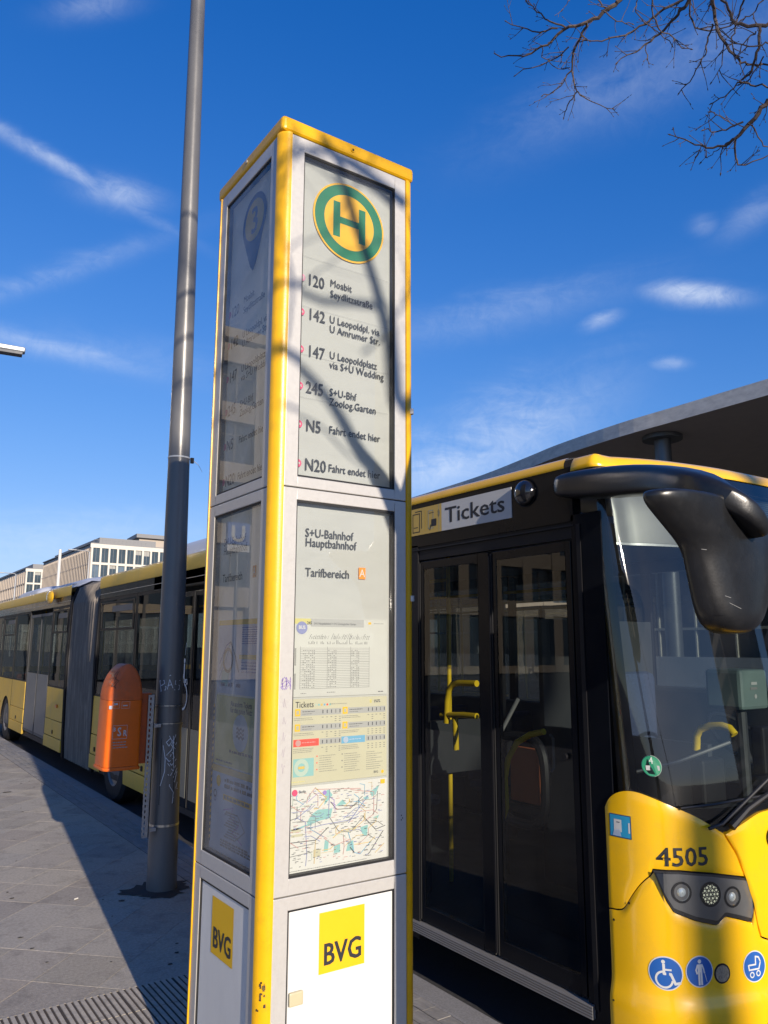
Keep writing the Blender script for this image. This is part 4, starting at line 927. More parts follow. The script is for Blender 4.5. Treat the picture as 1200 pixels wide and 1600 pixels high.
# fleet number
b = MB(); a = fp(1026, 1351); c = fp(1103, 1350); hgt = fp(1060, 1320)[1]-fp(1060, 1350)[1]
zz = [interp([a, c], a[0]+(c[0]-a[0])*k/3.) for k in range(4)]
vs_, fs_, w_ = glyphs('4505', 0, 0); k_ = (c[0]-a[0])/w_
for i_, (ex, ey) in enumerate(((0, 0), (1, .7), (-1, -.7), (1, -.7), (-1, .7))): b.raw([FF(a[0]+(x+ex*.014)*k_, a[1]+(c[1]-a[1])*x/w_+(y_+ey*.014)*hgt/.73, .0138+i_*.00005) for x, y_ in vs_], fs_, P['black']); b.build('fleet_number', lp1)
# ticket sticker
b = MB(); q0, q1, q2, q3 = fp(955, 1270), fp(988, 1274), fp(989, 1310), fp(956, 1306); ss0, ss1, zz0, zz1 = (q0[0]+q3[0])/2, (q1[0]+q2[0])/2, (q2[1]+q3[1])/2, (q0[1]+q1[1])/2
m_cy = mat('print_sky_blue', (.02, .30, .52), .5)
b.rect(FF, ss0, ss1, zz0, zz1, .0136, P['navy'], 8); e_ = .004; b.rect(FF, ss0+e_, ss1-e_, zz0+e_, zz1-e_, .0142, m_cy, 8); ws, hz = ss1-ss0, zz1-zz0
b.rect(FF, ss0+ws*.22, ss0+ws*.58, zz0+hz*.25, zz0+hz*.78, .0148, P['white'], 3); b.poly(FF, [(ss0+ws*.15, zz0+hz*.06), (ss0+ws*.55, zz0+hz*.06), (ss0+ws*.5, zz0+hz*.36), (ss0+ws*.22, zz0+hz*.30)], .0152, P['bpale'])
b.rect(FF, ss0+ws*.35, ss0+ws*.5, zz0+hz*.64, zz0+hz*.68, .0152, P['mgrey']); b.rect(FF, ss0+ws*.88, ss0+ws*.95, zz0+hz*.25, zz0+hz*.70, .0150, P['white']); b.build('ticket_sticker', lp1)
# maker's emblem at the edge of the centre panel
b = MB(); m_chr = mat('chrome', (.55, .57, .60), .12, .95); s, z = fp(1203, 1306); b.ring(FF, s, z, .038, .050, .030, m_chr, 28); b.disc(FF, s, z, .038, .026, P['navy'], 28); b.line(FF, [(s-.02, z-.02), (s-.01, z+.02), (s+.015, z+.01), (s+.02, z-.02)], .010, .031, m_chr); b.build('emblem', cp)
for fl in (0, 1):
    for q_ in ((962, 1436), (966, 1560), (985, 1410)):
        s, z = fp(*q_); s = STOT-s if fl else s; b = MB(); b.disc(FF, s, z, .0055, .0128+(.02 if z < .33 else 0), m_black, 10); b.build('screw', bm2 if fl else bm1)
# ---- windscreen, mask and roof trim
zw0, zmask, ztr0, ztr1 = 1.02, 2.36, 2.672, 2.742
scr = MB(); panel(scr, .20, STOT-.20, lambda s: 1.0, lambda s: 2.672, m_screen, off=.0, ns=110, nz=14, rim=False); sco = scr.build('windscreen', bus, smooth=True)
# painted inner border (black frit) of the windscreen
b = MB(); s980 = fp(985, 900)[0]
panel(b, .20, .30, lambda s: 1.0, lambda s: 2.672, m_blackgloss, off=-.004, ns=6, nz=8, rim=False)
panel(b, STOT-.30, STOT-.20, lambda s: 1.0, lambda s: 2.672, m_blackgloss, off=-.004, ns=6, nz=8, rim=False)
panel(b, .30, STOT-.30, lambda s: 2.60, lambda s: 2.672, m_blackgloss, off=-.004, ns=60, nz=2, rim=False)
panel(b, .30, STOT-.30, lambda s: 1.0, lambda s: 1.10, m_blackgloss, off=-.004, ns=60, nz=2, rim=False)
b.build('windscreen_border', sco, smooth=True)
# destination display behind the glass
b = MB(); sd0 = fp(1144, 770)[0]; m_disp = mat('display_face', (.22, .27, .28), .5, var=.02); m_displ = mat('display_rows', (.07, .08, .09), .5)
panel(b, sd0, STOT-sd0, lambda s: 2.28, lambda s: 2.615, m_disp, off=-.05, ns=40, nz=2, rim=True, inn=-.14)
for k in range(26): panel(b, sd0+.01, STOT-sd0-.01, lambda s, k=k: 2.29+k*.0122, lambda s, k=k: 2.295+k*.0122, m_displ, off=-.0485, ns=40, nz=1, rim=False)
b.build('destination_display', bus)
b = MB(); sv0 = .34; panel(b, sv0, sd0-.02, lambda s: 2.30, lambda s: 2.60, mat('sun_blind', (.24, .23, .22), .4, .3), off=-.045, ns=24, nz=4, rim=True, inn=-.09); panel(b, sv0, sd0-.02, lambda s: 2.285, lambda s: 2.297, m_alu, off=-.04, ns=24, nz=1, rim=False); b.build('sun_blind', bus, smooth=True)
# yellow roof trim wraps round the front; roof shell behind
b = MB(); panel(b, .0, STOT, lambda s: ztr0, lambda s: ztr1, m_by, off=.012, ns=120, nz=6, prof_=lambda s, z: -.03*((z-ztr0)/(ztr1-ztr0))**2, inn=-.10); b.build('front_roof_trim', bus, smooth=True, weld=True)
m_roof = mat('roof_panel', (.45, .45, .44), .5, dirt=.5)
b = MB(); b.face([FF(STOT*k/80, 2.72, -.05) for k in range(81)], m_roof); b.build('front_roof', bus)
# wipers
m_wip = mat('wiper_rubber', (.012, .012, .013), .5); b = MB()
pts = [FF(*fp(*q_), .03) for q_ in ((1200, 1233), (1160, 1262), (1135, 1290))]; b.tube(pts, [.010, .014, .018], m_wip, 8)
pts = [FF(*fp(*q_), .035) for q_ in ((1190, 1215), (1120, 1285), (1100, 1292))]; b.tube(pts, .008, m_wip, 8); pts = [FF(*fp(*q_), .02) for q_ in ((1060, 1262), (1110, 1256), (1200, 1240))]; b.tube(pts, .006, m_wip, 6)
b.build('wiper', bus, smooth=True)
# green permit disc on the windscreen
s, z = fp(1018, 1197); b = MB(); m_grn = mat('print_permit_green', (.01, .20, .10), .5); b.disc(FF, s, z, .046, -.003, P['white'], 28); b.disc(FF, s, z, .043, .001, m_grn, 28); b.rect(FF, s-.026, s+.034, z-.018, z+.002, .0016, P['lgrey']); b.text(FF, s, z+.010, '4', .04, .002, P['msage'], align='c', bold=.02); b.build('permit_disc', sco)
# ---- nearside front section: door bay, band, sign
zs0, zs1 = .16, .215
b = MB(); b.box(BX0-.02, BX0+.05, 2.60, 3.98, zs0, zs1, m_alu); 
for k in range(4): b.box(BX0-.022, BX0-.019, 2.60, 3.98, zs0+.008+k*.012, zs0+.013+k*.012, m_rim)
b.build('door_sill', bus)
b = MB(); side(b, 2.62, 9.0, 2.42, 2.70, m_blackgloss, th=.06); side(b, 2.62, 4.02, 2.335, 2.42, m_black, off=-.008); side(b, 2.62, 4.02, 2.395, 2.402, m_gasket, off=.004, th=.01); b.build('side_band', bus)
b = MB(); side(b, 2.45, 2.635, .12, 2.45, m_blackgloss, th=.05); b.box(BX0-.006, BX0+.02, 2.575, 2.60, .2, 2.40, m_black); b.build('door_pillar', bus); b = MB(); side(b, 3.905, 4.6, .12, 2.43, m_black, th=.05); b.build('door_pillar', bus)
def trim(ya, yb, z0, z1, m, name):
    b = MB(); prof_ = [(0, z0), (-.004, z0+.01), (.0, z1-.03), (.012, z1-.010), (.04, z1+.004), (.10, z1+.012)]
    vs = [(BX0+dx-.006, y, z) for y in (ya, yb) for dx, z in prof_]; n = len(prof_); b.raw(vs, [(i, i+1, n+i+1, n+i) for i in range(n-1)], m)
    b.build(name, bus, smooth=True); b = MB(); vs = [(BX1-dx+.006, y, z) for y in (ya, yb) for dx, z in prof_]; b.raw(vs, [(i, i+1, n+i+1, n+i) for i in range(n-1)], m); return b.build(name, bus, smooth=True)
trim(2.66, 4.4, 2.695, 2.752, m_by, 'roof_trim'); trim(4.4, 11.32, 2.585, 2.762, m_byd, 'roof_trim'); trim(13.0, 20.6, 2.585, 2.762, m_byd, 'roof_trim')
b = MB(); b.box(BX0+.10, BX1-.10, 2.9, 11.3, 2.66, 2.735, m_roof); b.box(BX0+.10, BX1-.10, 13.05, 20.6, 2.66, 2.735, m_roof); b.build('roof', bus)
# dome camera
dp = PX(822, 770, BX0); b = MB(); r = .07
b.grid(lambda a, c: (BX0-.004-.052*sin(c*pi/2), dp.y+r*cos(c*pi/2)*cos(2*pi*a), dp.z+r*cos(c*pi/2)*sin(2*pi*a)), 28, 10, mat('dome_plastic', (.008, .008, .01), .1, coat=1, rvar=.1)); b.grid(lambda a, c: (BX0-.004, dp.y+(r+.008*c)*cos(2*pi*a), dp.z+(r+.008*c)*sin(2*pi*a)), 28, 1, m_black); b.build('camera_dome', bus, smooth=True, weld=True)
# Tickets sign
def sp(x, y, off=0): p = PX(x, y, BX0-off); return -p.y, p.z
b = MB(); A1, A2, A3, A4 = sp(692, 786), sp(802, 760.5), sp(797.5, 810.5), sp(689.5, 829); uL, uR = (A1[0]+A4[0])/2, (A2[0]+A3[0])/2; vB, vT = (A3[1]+A4[1])/2, (A1[1]+A2[1])/2
b.box(uL-.70, uR, vB, vT, 0, .004, P['white'], F=lambda u, v, o: SF(u, v, o)); b.rect(SF, uL-.70, uL, vB, vT, .0045, P['gold'])
H_ = vT-vB; b.text(SF, uL+.035, vB+H_*.26, 'Tickets', H_*.78, .0048, P['black'], sx=(uR-uL-.09)/(glyphs('Tickets', 0, 0)[2]*H_*.78), bold=.012)
def icon(u0_, kind):
    w = H_*.62
    b.line(SF, [(u0_, vB+.02), (u0_, vT-.02)], .0022, .005, P['yellow'])
    if kind: b.line(SF, [(u0_+.03, vB+.03), (u0_+.03, vT-.03), (u0_+.03+w*.45, vT-.03), (u0_+.03+w*.45, vB+.03), (u0_+.03, vB+.03)], .006, .005, P['mtaupe']); b.rect(SF, u0_+.06, u0_+.11, vB+.04, vB+.085, .0052, P['black']); b.line(SF, [(u0_+.055, vB+.05), (u0_+.045, vB+.02)], .008, .0054, P['black']); b.ring(SF, u0_+.11, vB+.115, .018, .022, .005, P['mgrey'], 10, -.8, .8); b.ring(SF, u0_+.11, vB+.115, .028, .032, .005, P['mgrey'], 10, -.8, .8); b.line(SF, [(u0_+.035, vT-.045), (u0_+.085, vT-.045)], .004, .005, P['black'])
    else: b.line(SF, [(u0_+.02, vB+.02), (u0_+.02, vT-.035), (u0_+.09, vT-.035), (u0_+.09, vB+.02), (u0_+.02, vB+.02)], .006, .005, P['black']); b.line(SF, [(u0_+.045, vT-.02), (u0_+.11, vT-.02), (u0_+.11, vB+.04)], .006, .005, P['black']); b.line(SF, [(u0_+.03, vB+.05), (u0_+.07, vB+.05)], .005, .005, P['black'])
icon(uL-.16, True); icon(uL-.31, False); b.line(SF, [(uL-.025, vB+.0), (uL-.025, vT)], .004, .005, P['cream']); b.build('tickets_sign', bus)
# door leaves
def leaf(y0, y1, z0, z1, par=bus, dark=True, w=.035, wb=None):
    wb = wb or w; fm = m_blackgloss if dark else m_int; x = BX0+.012; d = MB()
    for (a, c, e, g_) in ((y0, y0+wb, z0, z1), (y1-w, y1, z0, z1), (y0+wb, y1-w, z0, z0+.085), (y0+wb, y1-w, z1-.05, z1)): d.box(x, x+.032, a, c, e, g_, fm)
    do = d.build('door_leaf', par, bevel=.003); g = MB(); g.face([(x+.004, y0+wb, z0+.085), (x+.004, y0+wb, z1-.05), (x+.004, y1-w, z1-.05), (x+.004, y1-w, z0+.085)], m_glassd if dark else m_glassb); g.build('door_glass', do)
    s = MB(); s.box(x-.006, x+.02, y1-.006, y1+.006, z0+.01, z1-.01, m_gasket); s.build('rubber_seal', do); return do
d1 = leaf(2.655, 3.238, .222, 2.325); d2 = leaf(3.262, 3.90, .222, 2.325, wb=.09)
b = MB(); b.box(BX0+.0, BX0+.012, 3.242, 3.252, .24, 2.30, m_black); b.build('edge_strip', d1)
pk = PX(863, 1178, BX0+.02); b = MB()
b.tube([(BX0+.03, pk.y+.02, pk.z+.09), (BX0+.05, pk.y+.02, pk.z+.07), (BX0+.05, pk.y+.02, pk.z-.07), (BX0+.03, pk.y+.02, pk.z-.09)], .007, m_rim, 8); b.build('door_handle', d1, smooth=True); b = MB(); b.cyl((BX0-.004, pk.y-.10, pk.z), (BX0+.015, pk.y-.10, pk.z), .013, m_black, 16)
b.build('door_lock', d1, smooth=True)
# middle double door with wheelchair sign, rear double door (grey lower panels)
for (a, c) in ((7.05, 7.72), (7.73, 8.42)):
    dd = leaf(a, c, .22, 2.36)
    b = MB(); b.box(BX0+.008, BX0+.02, a+.04, c-.04, .31, .98, mat('dull_door_panel', (.14, .14, .12), .5)); b.build('lower_panel', dd)
G = lambda u, v, o=0: SF(-7.93+u*.20, 1.42+v*.24, -.010+o)
b = MB()
wp = P['white']; b.disc(G, .0, .95, .11, 0, wp, 14, ry=.11); b.line(G, [(0, .78), (0, .1), (.42, .1), (.45, .0)], .16, 0, wp); b.line(G, [(-.42, -.05), (-.42, .30), (0, .30)], .15, .001, wp); b.ring(G, .0, -.55, .48, .58, .001, wp, 26, radians(100), radians(440)); b.line(G, [(.05, 1.2), (.16, 1.7)], .04, .001, wp); b.build('wheelchair_sign', bus)
for (a, c) in ((14.30, 15.20), (15.21, 16.15)):
    dd = leaf(a, c, .25, 2.36, dark=False)
    b = MB(); b.box(BX0+.008, BX0+.02, a+.04, c-.04, .30, 1.30, mat('grey_door_panel', (.17, .17, .165), .4)); b.build('lower_panel', dd)
# yellow side panels below the windows and window bands
def lower(ya, yb, arches=()):
    b = MB(); z0, z1 = .17, 1.12; edges = sorted([ya, yb]+[e for c in arches for e in (c-.56, c+.56)])
    segs = []; y = ya
    for c in arches: segs.append((y, c-.56)); y = c+.56
    segs.append((y, yb))
    for a, c in segs:
        n = max(1, round((c-a)/1.3)); st_ = (c-a)/n
        for k in range(n):
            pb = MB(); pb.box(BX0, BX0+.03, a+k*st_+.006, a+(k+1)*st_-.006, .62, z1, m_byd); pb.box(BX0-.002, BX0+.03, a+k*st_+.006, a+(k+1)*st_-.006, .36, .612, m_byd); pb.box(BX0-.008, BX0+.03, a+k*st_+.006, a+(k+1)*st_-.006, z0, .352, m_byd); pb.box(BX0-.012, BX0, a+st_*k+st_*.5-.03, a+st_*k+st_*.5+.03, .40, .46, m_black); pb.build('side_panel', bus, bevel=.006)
    for c in arches:
        n = 20; pts = [(c+.52*cos(pi*k/n), max(.17, .17+.60*sin(pi*k/n))) for k in range(n+1)]; pb = MB()
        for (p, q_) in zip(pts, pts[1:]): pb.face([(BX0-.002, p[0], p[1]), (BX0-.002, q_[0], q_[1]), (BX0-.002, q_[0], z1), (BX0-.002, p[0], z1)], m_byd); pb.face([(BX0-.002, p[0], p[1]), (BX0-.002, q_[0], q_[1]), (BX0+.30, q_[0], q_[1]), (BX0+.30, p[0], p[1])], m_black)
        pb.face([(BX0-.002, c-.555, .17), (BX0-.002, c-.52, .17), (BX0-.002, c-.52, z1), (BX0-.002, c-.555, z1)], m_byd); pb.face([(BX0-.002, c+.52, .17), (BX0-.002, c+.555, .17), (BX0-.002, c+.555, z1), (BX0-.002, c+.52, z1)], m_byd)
        pb.build('wheel_arch_panel', bus)
        for sx_, xo in ((BX0+.03, 1), (BX1-.03, -1)):
            wv = MB(); n = 36; R_ = .475; cz = -.13+R_
            pr = [(R_*.58, 0), (R_*.9, 0), (R_, .04), (R_, .24), (R_*.9, .28), (R_*.5, .28)]
            for (r0, d0), (r1, d1_) in zip(pr, pr[1:]):
                for k in range(n): a0, a1 = 2*pi*k/n, 2*pi*(k+1)/n; wv.face([(sx_+xo*d0, c+r0*cos(a0), cz+r0*sin(a0)), (sx_+xo*d0, c+r0*cos(a1), cz+r0*sin(a1)), (sx_+xo*d1_, c+r1*cos(a1), cz+r1*sin(a1)), (sx_+xo*d1_, c+r1*cos(a0), cz+r1*sin(a0))], m_tyre)
            wo_ = wv.build('tyre', bus, smooth=True); rv = MB(); pr = [(R_*.58, .0), (R_*.54, .03), (R_*.34, .07), (R_*.30, .02), (R_*.14, .0), (0.002, -.01)]
            for (r0, d0), (r1, d1_) in zip(pr, pr[1:]):
                for k in range(n): a0, a1 = 2*pi*k/n, 2*pi*(k+1)/n; rv.face([(sx_+xo*d0, c+r0*cos(a0), cz+r0*sin(a0)), (sx_+xo*d0, c+r0*cos(a1), cz+r0*sin(a1)), (sx_+xo*d1_, c+r1*cos(a1), cz+r1*sin(a1)), (sx_+xo*d1_, c+r1*cos(a0), cz+r1*sin(a0))], m_rim)
            for k in range(10): a0 = 2*pi*k/10; rv.cyl((sx_+xo*.05, c+R_*.42*cos(a0), cz+R_*.42*sin(a0)), (sx_+xo*.02, c+R_*.42*cos(a0), cz+R_*.42*sin(a0)), .014, m_rim, 8)
            rv.build('rim', wo_, smooth=True)
lower(4.62, 7.03, (5.35,)); lower(8.45, 11.35, (10.30,)); lower(13.05, 14.27); lower(16.18, 20.6, (18.10,))
def window(ya, yb, z0=1.12, z1=2.44, hopper=False):
    w = .03; d = MB()
    for (a, c, e, g_) in ((ya, ya+w, z0, z1), (yb-w, yb, z0, z1), (ya+w, yb-w, z0, z0+.03), (ya+w, yb-w, z1-.04, z1)): d.box(BX0+.004, BX0+.04, a, c, e, g_, m_black)
    if hopper: d.box(BX0-.002, BX0+.03, ya+.10, yb-.10, z1-.44, z1-.41, m_black); d.box(BX0-.002, BX0+.03, ya+.10, ya+.125, z1-.41, z1-.06, m_black); d.box(BX0-.002, BX0+.03, yb-.125, yb-.10, z1-.41, z1-.06, m_black); d.box(BX0-.002, BX0+.03, ya+.125, yb-.125, z1-.085, z1-.06, m_black); d.box(BX0+.0, BX0+.006, ya+.16, ya+(yb-ya)*.62, z1-.20, z1-.12, P['mgrey'])
    wo_ = d.build('window_frame', bus); g = MB(); g.face([(BX0+.008, ya+w, z0+.03), (BX0+.008, ya+w, z1-.04), (BX0+.008, yb-w, z1-.04), (BX0+.008, yb-w, z0+.03)], m_glassb); g.build('window_pane', wo_)
window(4.62, 5.8); window(5.82, 7.03); window(8.45, 9.62); window(9.64, 11.30, hopper=True); window(13.06, 14.28, hopper=True); window(16.18, 17.6); window(17.62, 19.1, hopper=True); window(19.12, 20.5)
b = MB(); side(b, 4.62, 11.30, 2.44, 2.585, m_blackgloss, th=.05); side(b, 13.05, 20.6, 2.44, 2.585, m_blackgloss, th=.05); side(b, 4.6, 11.3, 2.50, 2.506, m_alu, off=.003, th=.004); side(b, 13.05, 20.6, 2.50, 2.506, m_alu, off=.003, th=.004); b.build('upper_band', bus)
# turn indicator
b = MB(); b.box(BX0-.02, BX0, 13.42, 13.54, .82, .87, mat('amber_lens', (.70, .20, .02), .3)); b.build('side_marker_lamp', bus)
# round yellow cap added to stand for a sunlit spot by the roof edge
dpt = PX(76, 933, BX0-.10); b = MB(); b.grid(lambda a, c: (dpt.x-.05*sin(c*pi/2)+.03, dpt.y+.24*cos(c*pi/2)*cos(2*pi*a), dpt.z+.115*cos(c*pi/2)*sin(2*pi*a)), 24, 6, m_by); b.cyl((dpt.x+.03, dpt.y, dpt.z), (BX0+.06, dpt.y, dpt.z), .03, m_black, 10); b.build('sunlit_spot_cap', bus, smooth=True, weld=True)
# bellows: folded rubber with ribs
m_bel = mat('bellows_rubber', (.17, .148, .125), .9, var=.25, vs=8, dirt=.9, dcol=(.40, .34, .27), dscale=5, stretch=(1, 5, .25), bump=.2, bs=60)
b = MB(); n = 24; y0, y1 = 11.36, 13.0; sec = [(BX0+.04, .10), (BX0+.02, .5), (BX0+.0, 1.6), (BX0+.02, 2.45), (BX0+.10, 2.70), (BX0+.30, 2.80), (BMID, 2.82), (BX1-.30, 2.80), (BX1-.10, 2.70), (BX1-.02, 2.45), (BX1, 1.6), (BX1-.04, .10)]
rows = []
for k in range(n+1):
    y = y0+(y1-y0)*k/n; d_ = .0 if k % 2 else .075; rows.append([(x+(d_ if x < BMID else -d_)*(1 if abs(x-BMID) > .2 else 0), y, z-(d_ if z > 2.6 else 0)) for x, z in sec])
for ra, rb_ in zip(rows, rows[1:]):
    for i in range(len(sec)-1): b.face([ra[i], ra[i+1], rb_[i+1], rb_[i]], m_bel)
b.build('bellows', bus)
for y in (11.34, 13.02):
    b = MB(); b.tube([(x, y, z) for x, z in sec], .03, m_black, 6); b.build('bellows_frame', bus, smooth=True)
# far side, rear, floor, ceiling, interior
b = MB(); b.box(BX0+.05, BX1-.05, 2.6, 11.3, .14, .22, m_intd); b.box(BX0+.05, BX1-.05, 13.05, 20.6, .14, .22, m_intd); b.box(BX0+.4, BX1-.4, 11.3, 13.05, .14, .22, m_intd); b.build('floor', bus)
b = MB(); b.box(BX0+.06, BX1-.06, 2.9, 11.3, 2.50, 2.54, m_ceil); b.box(BX0+.06, BX1-.06, 13.05, 20.5, 2.50, 2.54, m_ceil); b.box(BX0+.3, BX1-.3, 11.3, 13.05, 2.5, 2.54, m_ceil); b.build('ceiling', bus)
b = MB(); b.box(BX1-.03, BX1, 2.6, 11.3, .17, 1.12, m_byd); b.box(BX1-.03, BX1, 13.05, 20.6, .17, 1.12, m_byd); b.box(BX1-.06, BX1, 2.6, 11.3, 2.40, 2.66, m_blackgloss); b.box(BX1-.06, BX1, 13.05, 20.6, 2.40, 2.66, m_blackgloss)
for y in (2.62, 4.1, 5.7, 7.2, 8.8, 10.3, 11.25, 13.1, 14.7, 16.2, 17.8, 19.3, 20.5): b.box(BX1-.04, BX1-.001, y-.04, y+.04, 1.12, 2.40, m_black)
b.build('offside_wall', bus)
b = MB(); b.box(BX1-.05, BX1-.032, 2.7, 11.2, .22, 1.13, m_int); b.box(BX1-.05, BX1-.032, 13.1, 20.5, .22, 1.13, m_int); b.box(BX0+.034, BX0+.05, 8.5, 11.2, .22, 1.11, m_int); b.box(BX0+.034, BX0+.05, 4.65, 7.0, .22, 1.11, m_int); b.box(BX0+.034, BX0+.05, 16.2, 20.5, .22, 1.11, m_int); b.build('inner_lining', bus)
b = MB(); 
for a, c in ((2.66, 11.21), (13.14, 20.46)): b.face([(BX1-.02, a, 1.12), (BX1-.02, c, 1.12), (BX1-.02, c, 2.4), (BX1-.02, a, 2.4)], m_glassb)
b.build('offside_glass', bus)
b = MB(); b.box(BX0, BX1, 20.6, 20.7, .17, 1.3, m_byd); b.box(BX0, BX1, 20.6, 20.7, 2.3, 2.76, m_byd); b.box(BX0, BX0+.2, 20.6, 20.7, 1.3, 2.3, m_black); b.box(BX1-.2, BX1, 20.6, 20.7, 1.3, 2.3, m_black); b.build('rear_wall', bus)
b = MB(); b.face([(BX0+.2, 20.65, 1.3), (BX1-.2, 20.65, 1.3), (BX1-.2, 20.65, 2.3), (BX0+.2, 20.65, 2.3)], m_glassb); b.build('rear_window', bus)
# roof pods
m_pod = mat('roof_unit_shell', (.52, .53, .55), .45, var=.06, dirt=.3, dcol=(.3, .3, .3))
def pod(ya, yb, h, x0=3.25, x1=5.2):
    b = MB(); n = 14; rows = []
    for k in range(n+1):
        t = k/n; y = ya+(yb-ya)*t; e_ = min(1, min(t, 1-t)*5.5); hh_ = h*sqrt(max(0, 1-(1-e_)**2))
        rows.append([(x0+(x1-x0)*(.5-.5*cos(pi*j/12)), y, 2.74+hh_*min(1, sin(pi*j/12)**.45 if 0 < j < 12 else 0)) for j in range(13)])
    for ra, rb_ in zip(rows, rows[1:]):
        for j in range(12): b.face([ra[j], ra[j+1], rb_[j+1], rb_[j]], m_pod)
    b.build('roof_unit', bus, smooth=True, weld=True)
pod(6.0, 9.9, .40); pod(13.25, 16.6, .26); pod(17.2, 19.8, .34)
# seats
def seat(x, y, m=m_seat):
    b = MB(); b.box(x, x+.42, y, y+.42, .60, .68, m); b.box(x+.02, x+.40, y+.38, y+.46, .66, 1.22, m); b.box(x+.15, x+.27, y+.1, y+.3, .22, .60, m_intd); return b.build('seat', bus, bevel=.03)
for y in (4.9, 5.8, 8.9, 9.7, 10.5, 13.3, 16.6, 17.4, 18.2, 19.0):
    for x in (3.05, 3.50, 4.55, 5.0): seat(x, y, m_seat_red if (y in (16.6, 17.4)) and x < 3.3 else m_seat)
# handrails
def hr(pts, r=.017, m=m_rail, name='handrail'):
    b = MB(); b.tube(pts, r, m, 10); return b.build(name, bus, smooth=True)
def arc(c, r, a0, a1, plane='yz', n=10):
    out = []
    for k in range(n+1):
        a = radians(a0+(a1-a0)*k/n); u, v = r*cos(a), r*sin(a); out.append((c[0], c[1]+u, c[2]+v) if plane == 'yz' else (c[0]+u, c[1], c[2]+v))
    return out
r1 = lambda x, y, X: tuple(PX(x, y, X))
hr([r1(698, 1130, 3.35), r1(699, 1095, 3.35), r1(702, 1078, 3.35), r1(708, 1069, 3.35), r1(718, 1067, 3.35), r1(745, 1068, 3.35)], .021)
hr([r1(690, 1117, 3.35), r1(725, 1117, 3.35), r1(745, 1119, 3.35)], .019); hr([r1(713, 1172, 3.36), r1(711, 1117, 3.36)], .019)
hr([r1(786, 1278, 3.05), r1(791, 1262, 3.05), r1(789, 1215, 3.05), r1(794, 1185, 3.05), r1(808, 1160, 3.05), r1(828, 1148, 3.05), r1(850, 1143, 3.05)], .0165)
hr([r1(1088, 1172, 3.75), r1(1089, 1150, 3.75), r1(1095, 1139, 3.75), r1(1110, 1134, 3.75), r1(1128, 1134, 3.75), r1(1140, 1138, 3.75), r1(1148, 1148, 3.75)], .020)
for (x, y) in ((3.6, 4.4), (4.9, 4.4), (3.55, 6.6), (4.9, 7.6), (3.6, 8.7), (3.5, 9.6), (4.9, 10.2), (3.6, 13.6), (4.9, 14.2), (3.6, 16.4), (3.45, 17.3), (4.8, 17.9)): hr([(x, y, .2), (x, y, 2.5)], .016)
hr([(3.6, 4.4, 2.28), (3.6, 11.2, 2.28)], .014); hr([(4.9, 4.4, 2.28), (4.9, 11.2, 2.28)], .014)
# driver's cab and dashboard
b = MB(); b.box(3.25, 5.3, 2.32, 2.62, .3, .98, m_intd); b.box(4.45, 5.2, 2.40, 2.85, .98, 1.10, m_intd); b.build('dashboard', bus, bevel=.03)
b = MB(); n = 26; c = Vector((4.85, 2.98, 1.22)); pts = [c+Vector((.22*cos(2*pi*k/n), .22*sin(2*pi*k/n)*.75, .22*sin(2*pi*k/n)*.66)) for k in range(n+1)]; b.tube(pts, .014, m_black, 8, cap=False); b.tube([c, c+Vector((0, -.1, -.25))], .03, m_black, 8); b.build('steering_wheel', bus, smooth=True)
b = MB(); b.box(4.6, 5.1, 3.35, 3.8, .75, .86, m_seat); b.box(4.62, 5.08, 3.75, 3.87, .85, 1.62, m_seat); b.box(4.7, 5.0, 3.45, 3.7, .2, .75, m_intd); b.build('driver_seat', bus, bevel=.05)
b = MB(); b.box(4.15, 4.19, 2.75, 4.05, .22, 1.25, m_intd); b.box(4.15, 5.4, 4.02, 4.06, .22, 2.0, m_intd); b.build('cab_partition', bus)
b = MB(); b.box(5.28, 5.44, 2.65, 4.5, .22, 1.50, m_intd); b.build('cab_side_cabinet', bus, bevel=.03)
b = MB(); b.box(4.30, 4.62, 2.50, 2.58, 1.10, 1.36, m_black); b.box(3.75, 3.95, 2.52, 2.60, .98, 1.22, m_black); b.build('dashboard_screen', bus, bevel=.015)
b = MB(); b.box(5.30, 5.42, 4.5, 7.2, .22, 1.30, m_intd); b.build('luggage_shelf', bus, bevel=.02)
m_tk = mat('ticket_printer_shell', (.13, .18, .17), .5); b = MB(); c = PX(1150, 1078, 4.0)
b.box(c.x-.10, c.x+.16, c.y-.09, c.y+.12, c.z-.10, c.z+.11, m_tk); b.cyl((c.x+.03, c.y, .98), (c.x+.03, c.y, c.z-.1), .03, m_intd, 10); tk = b.build('ticket_printer', bus, bevel=.02)
b = MB(); TF = lambda u, v, o: (c.x+.03+u, c.y-.092-o, c.z+v)
b.rect(TF, -.035, .02, .03, .045, 0, P['lgrey']); b.rect(TF, -.045, .02, .005, .018, 0, P['grey']); b.disc(TF, .0, -.03, .012, 0, P['lgrey'], 14); b.build('printer_label', tk)
b = MB(); co = PX(822, 1212, 3.32); b.box(co.x, co.x+.06, co.y-.10, co.y+.13, co.z-.15, co.z+.15, mat('orange_bag', (.55, .13, .03), .6)); b.box(co.x-.012, co.x, co.y-.15, co.y+.18, co.z-.21, co.z-.16, m_black); b.build('cab_door_pad', bus, bevel=.05, seg=4); b = MB(); rr2 = [(co.x-.03, co.y+.01+.19*math.copysign(abs(cos(t_))**.6, cos(t_)), co.z-.02+.24*math.copysign(abs(sin(t_))**.6, sin(t_))) for t_ in [2*pi*k_/28 for k_ in range(29)]]; b.tube(rr2, .028, m_black, 8, cap=False); b.build('pad_surround', bus, smooth=True)
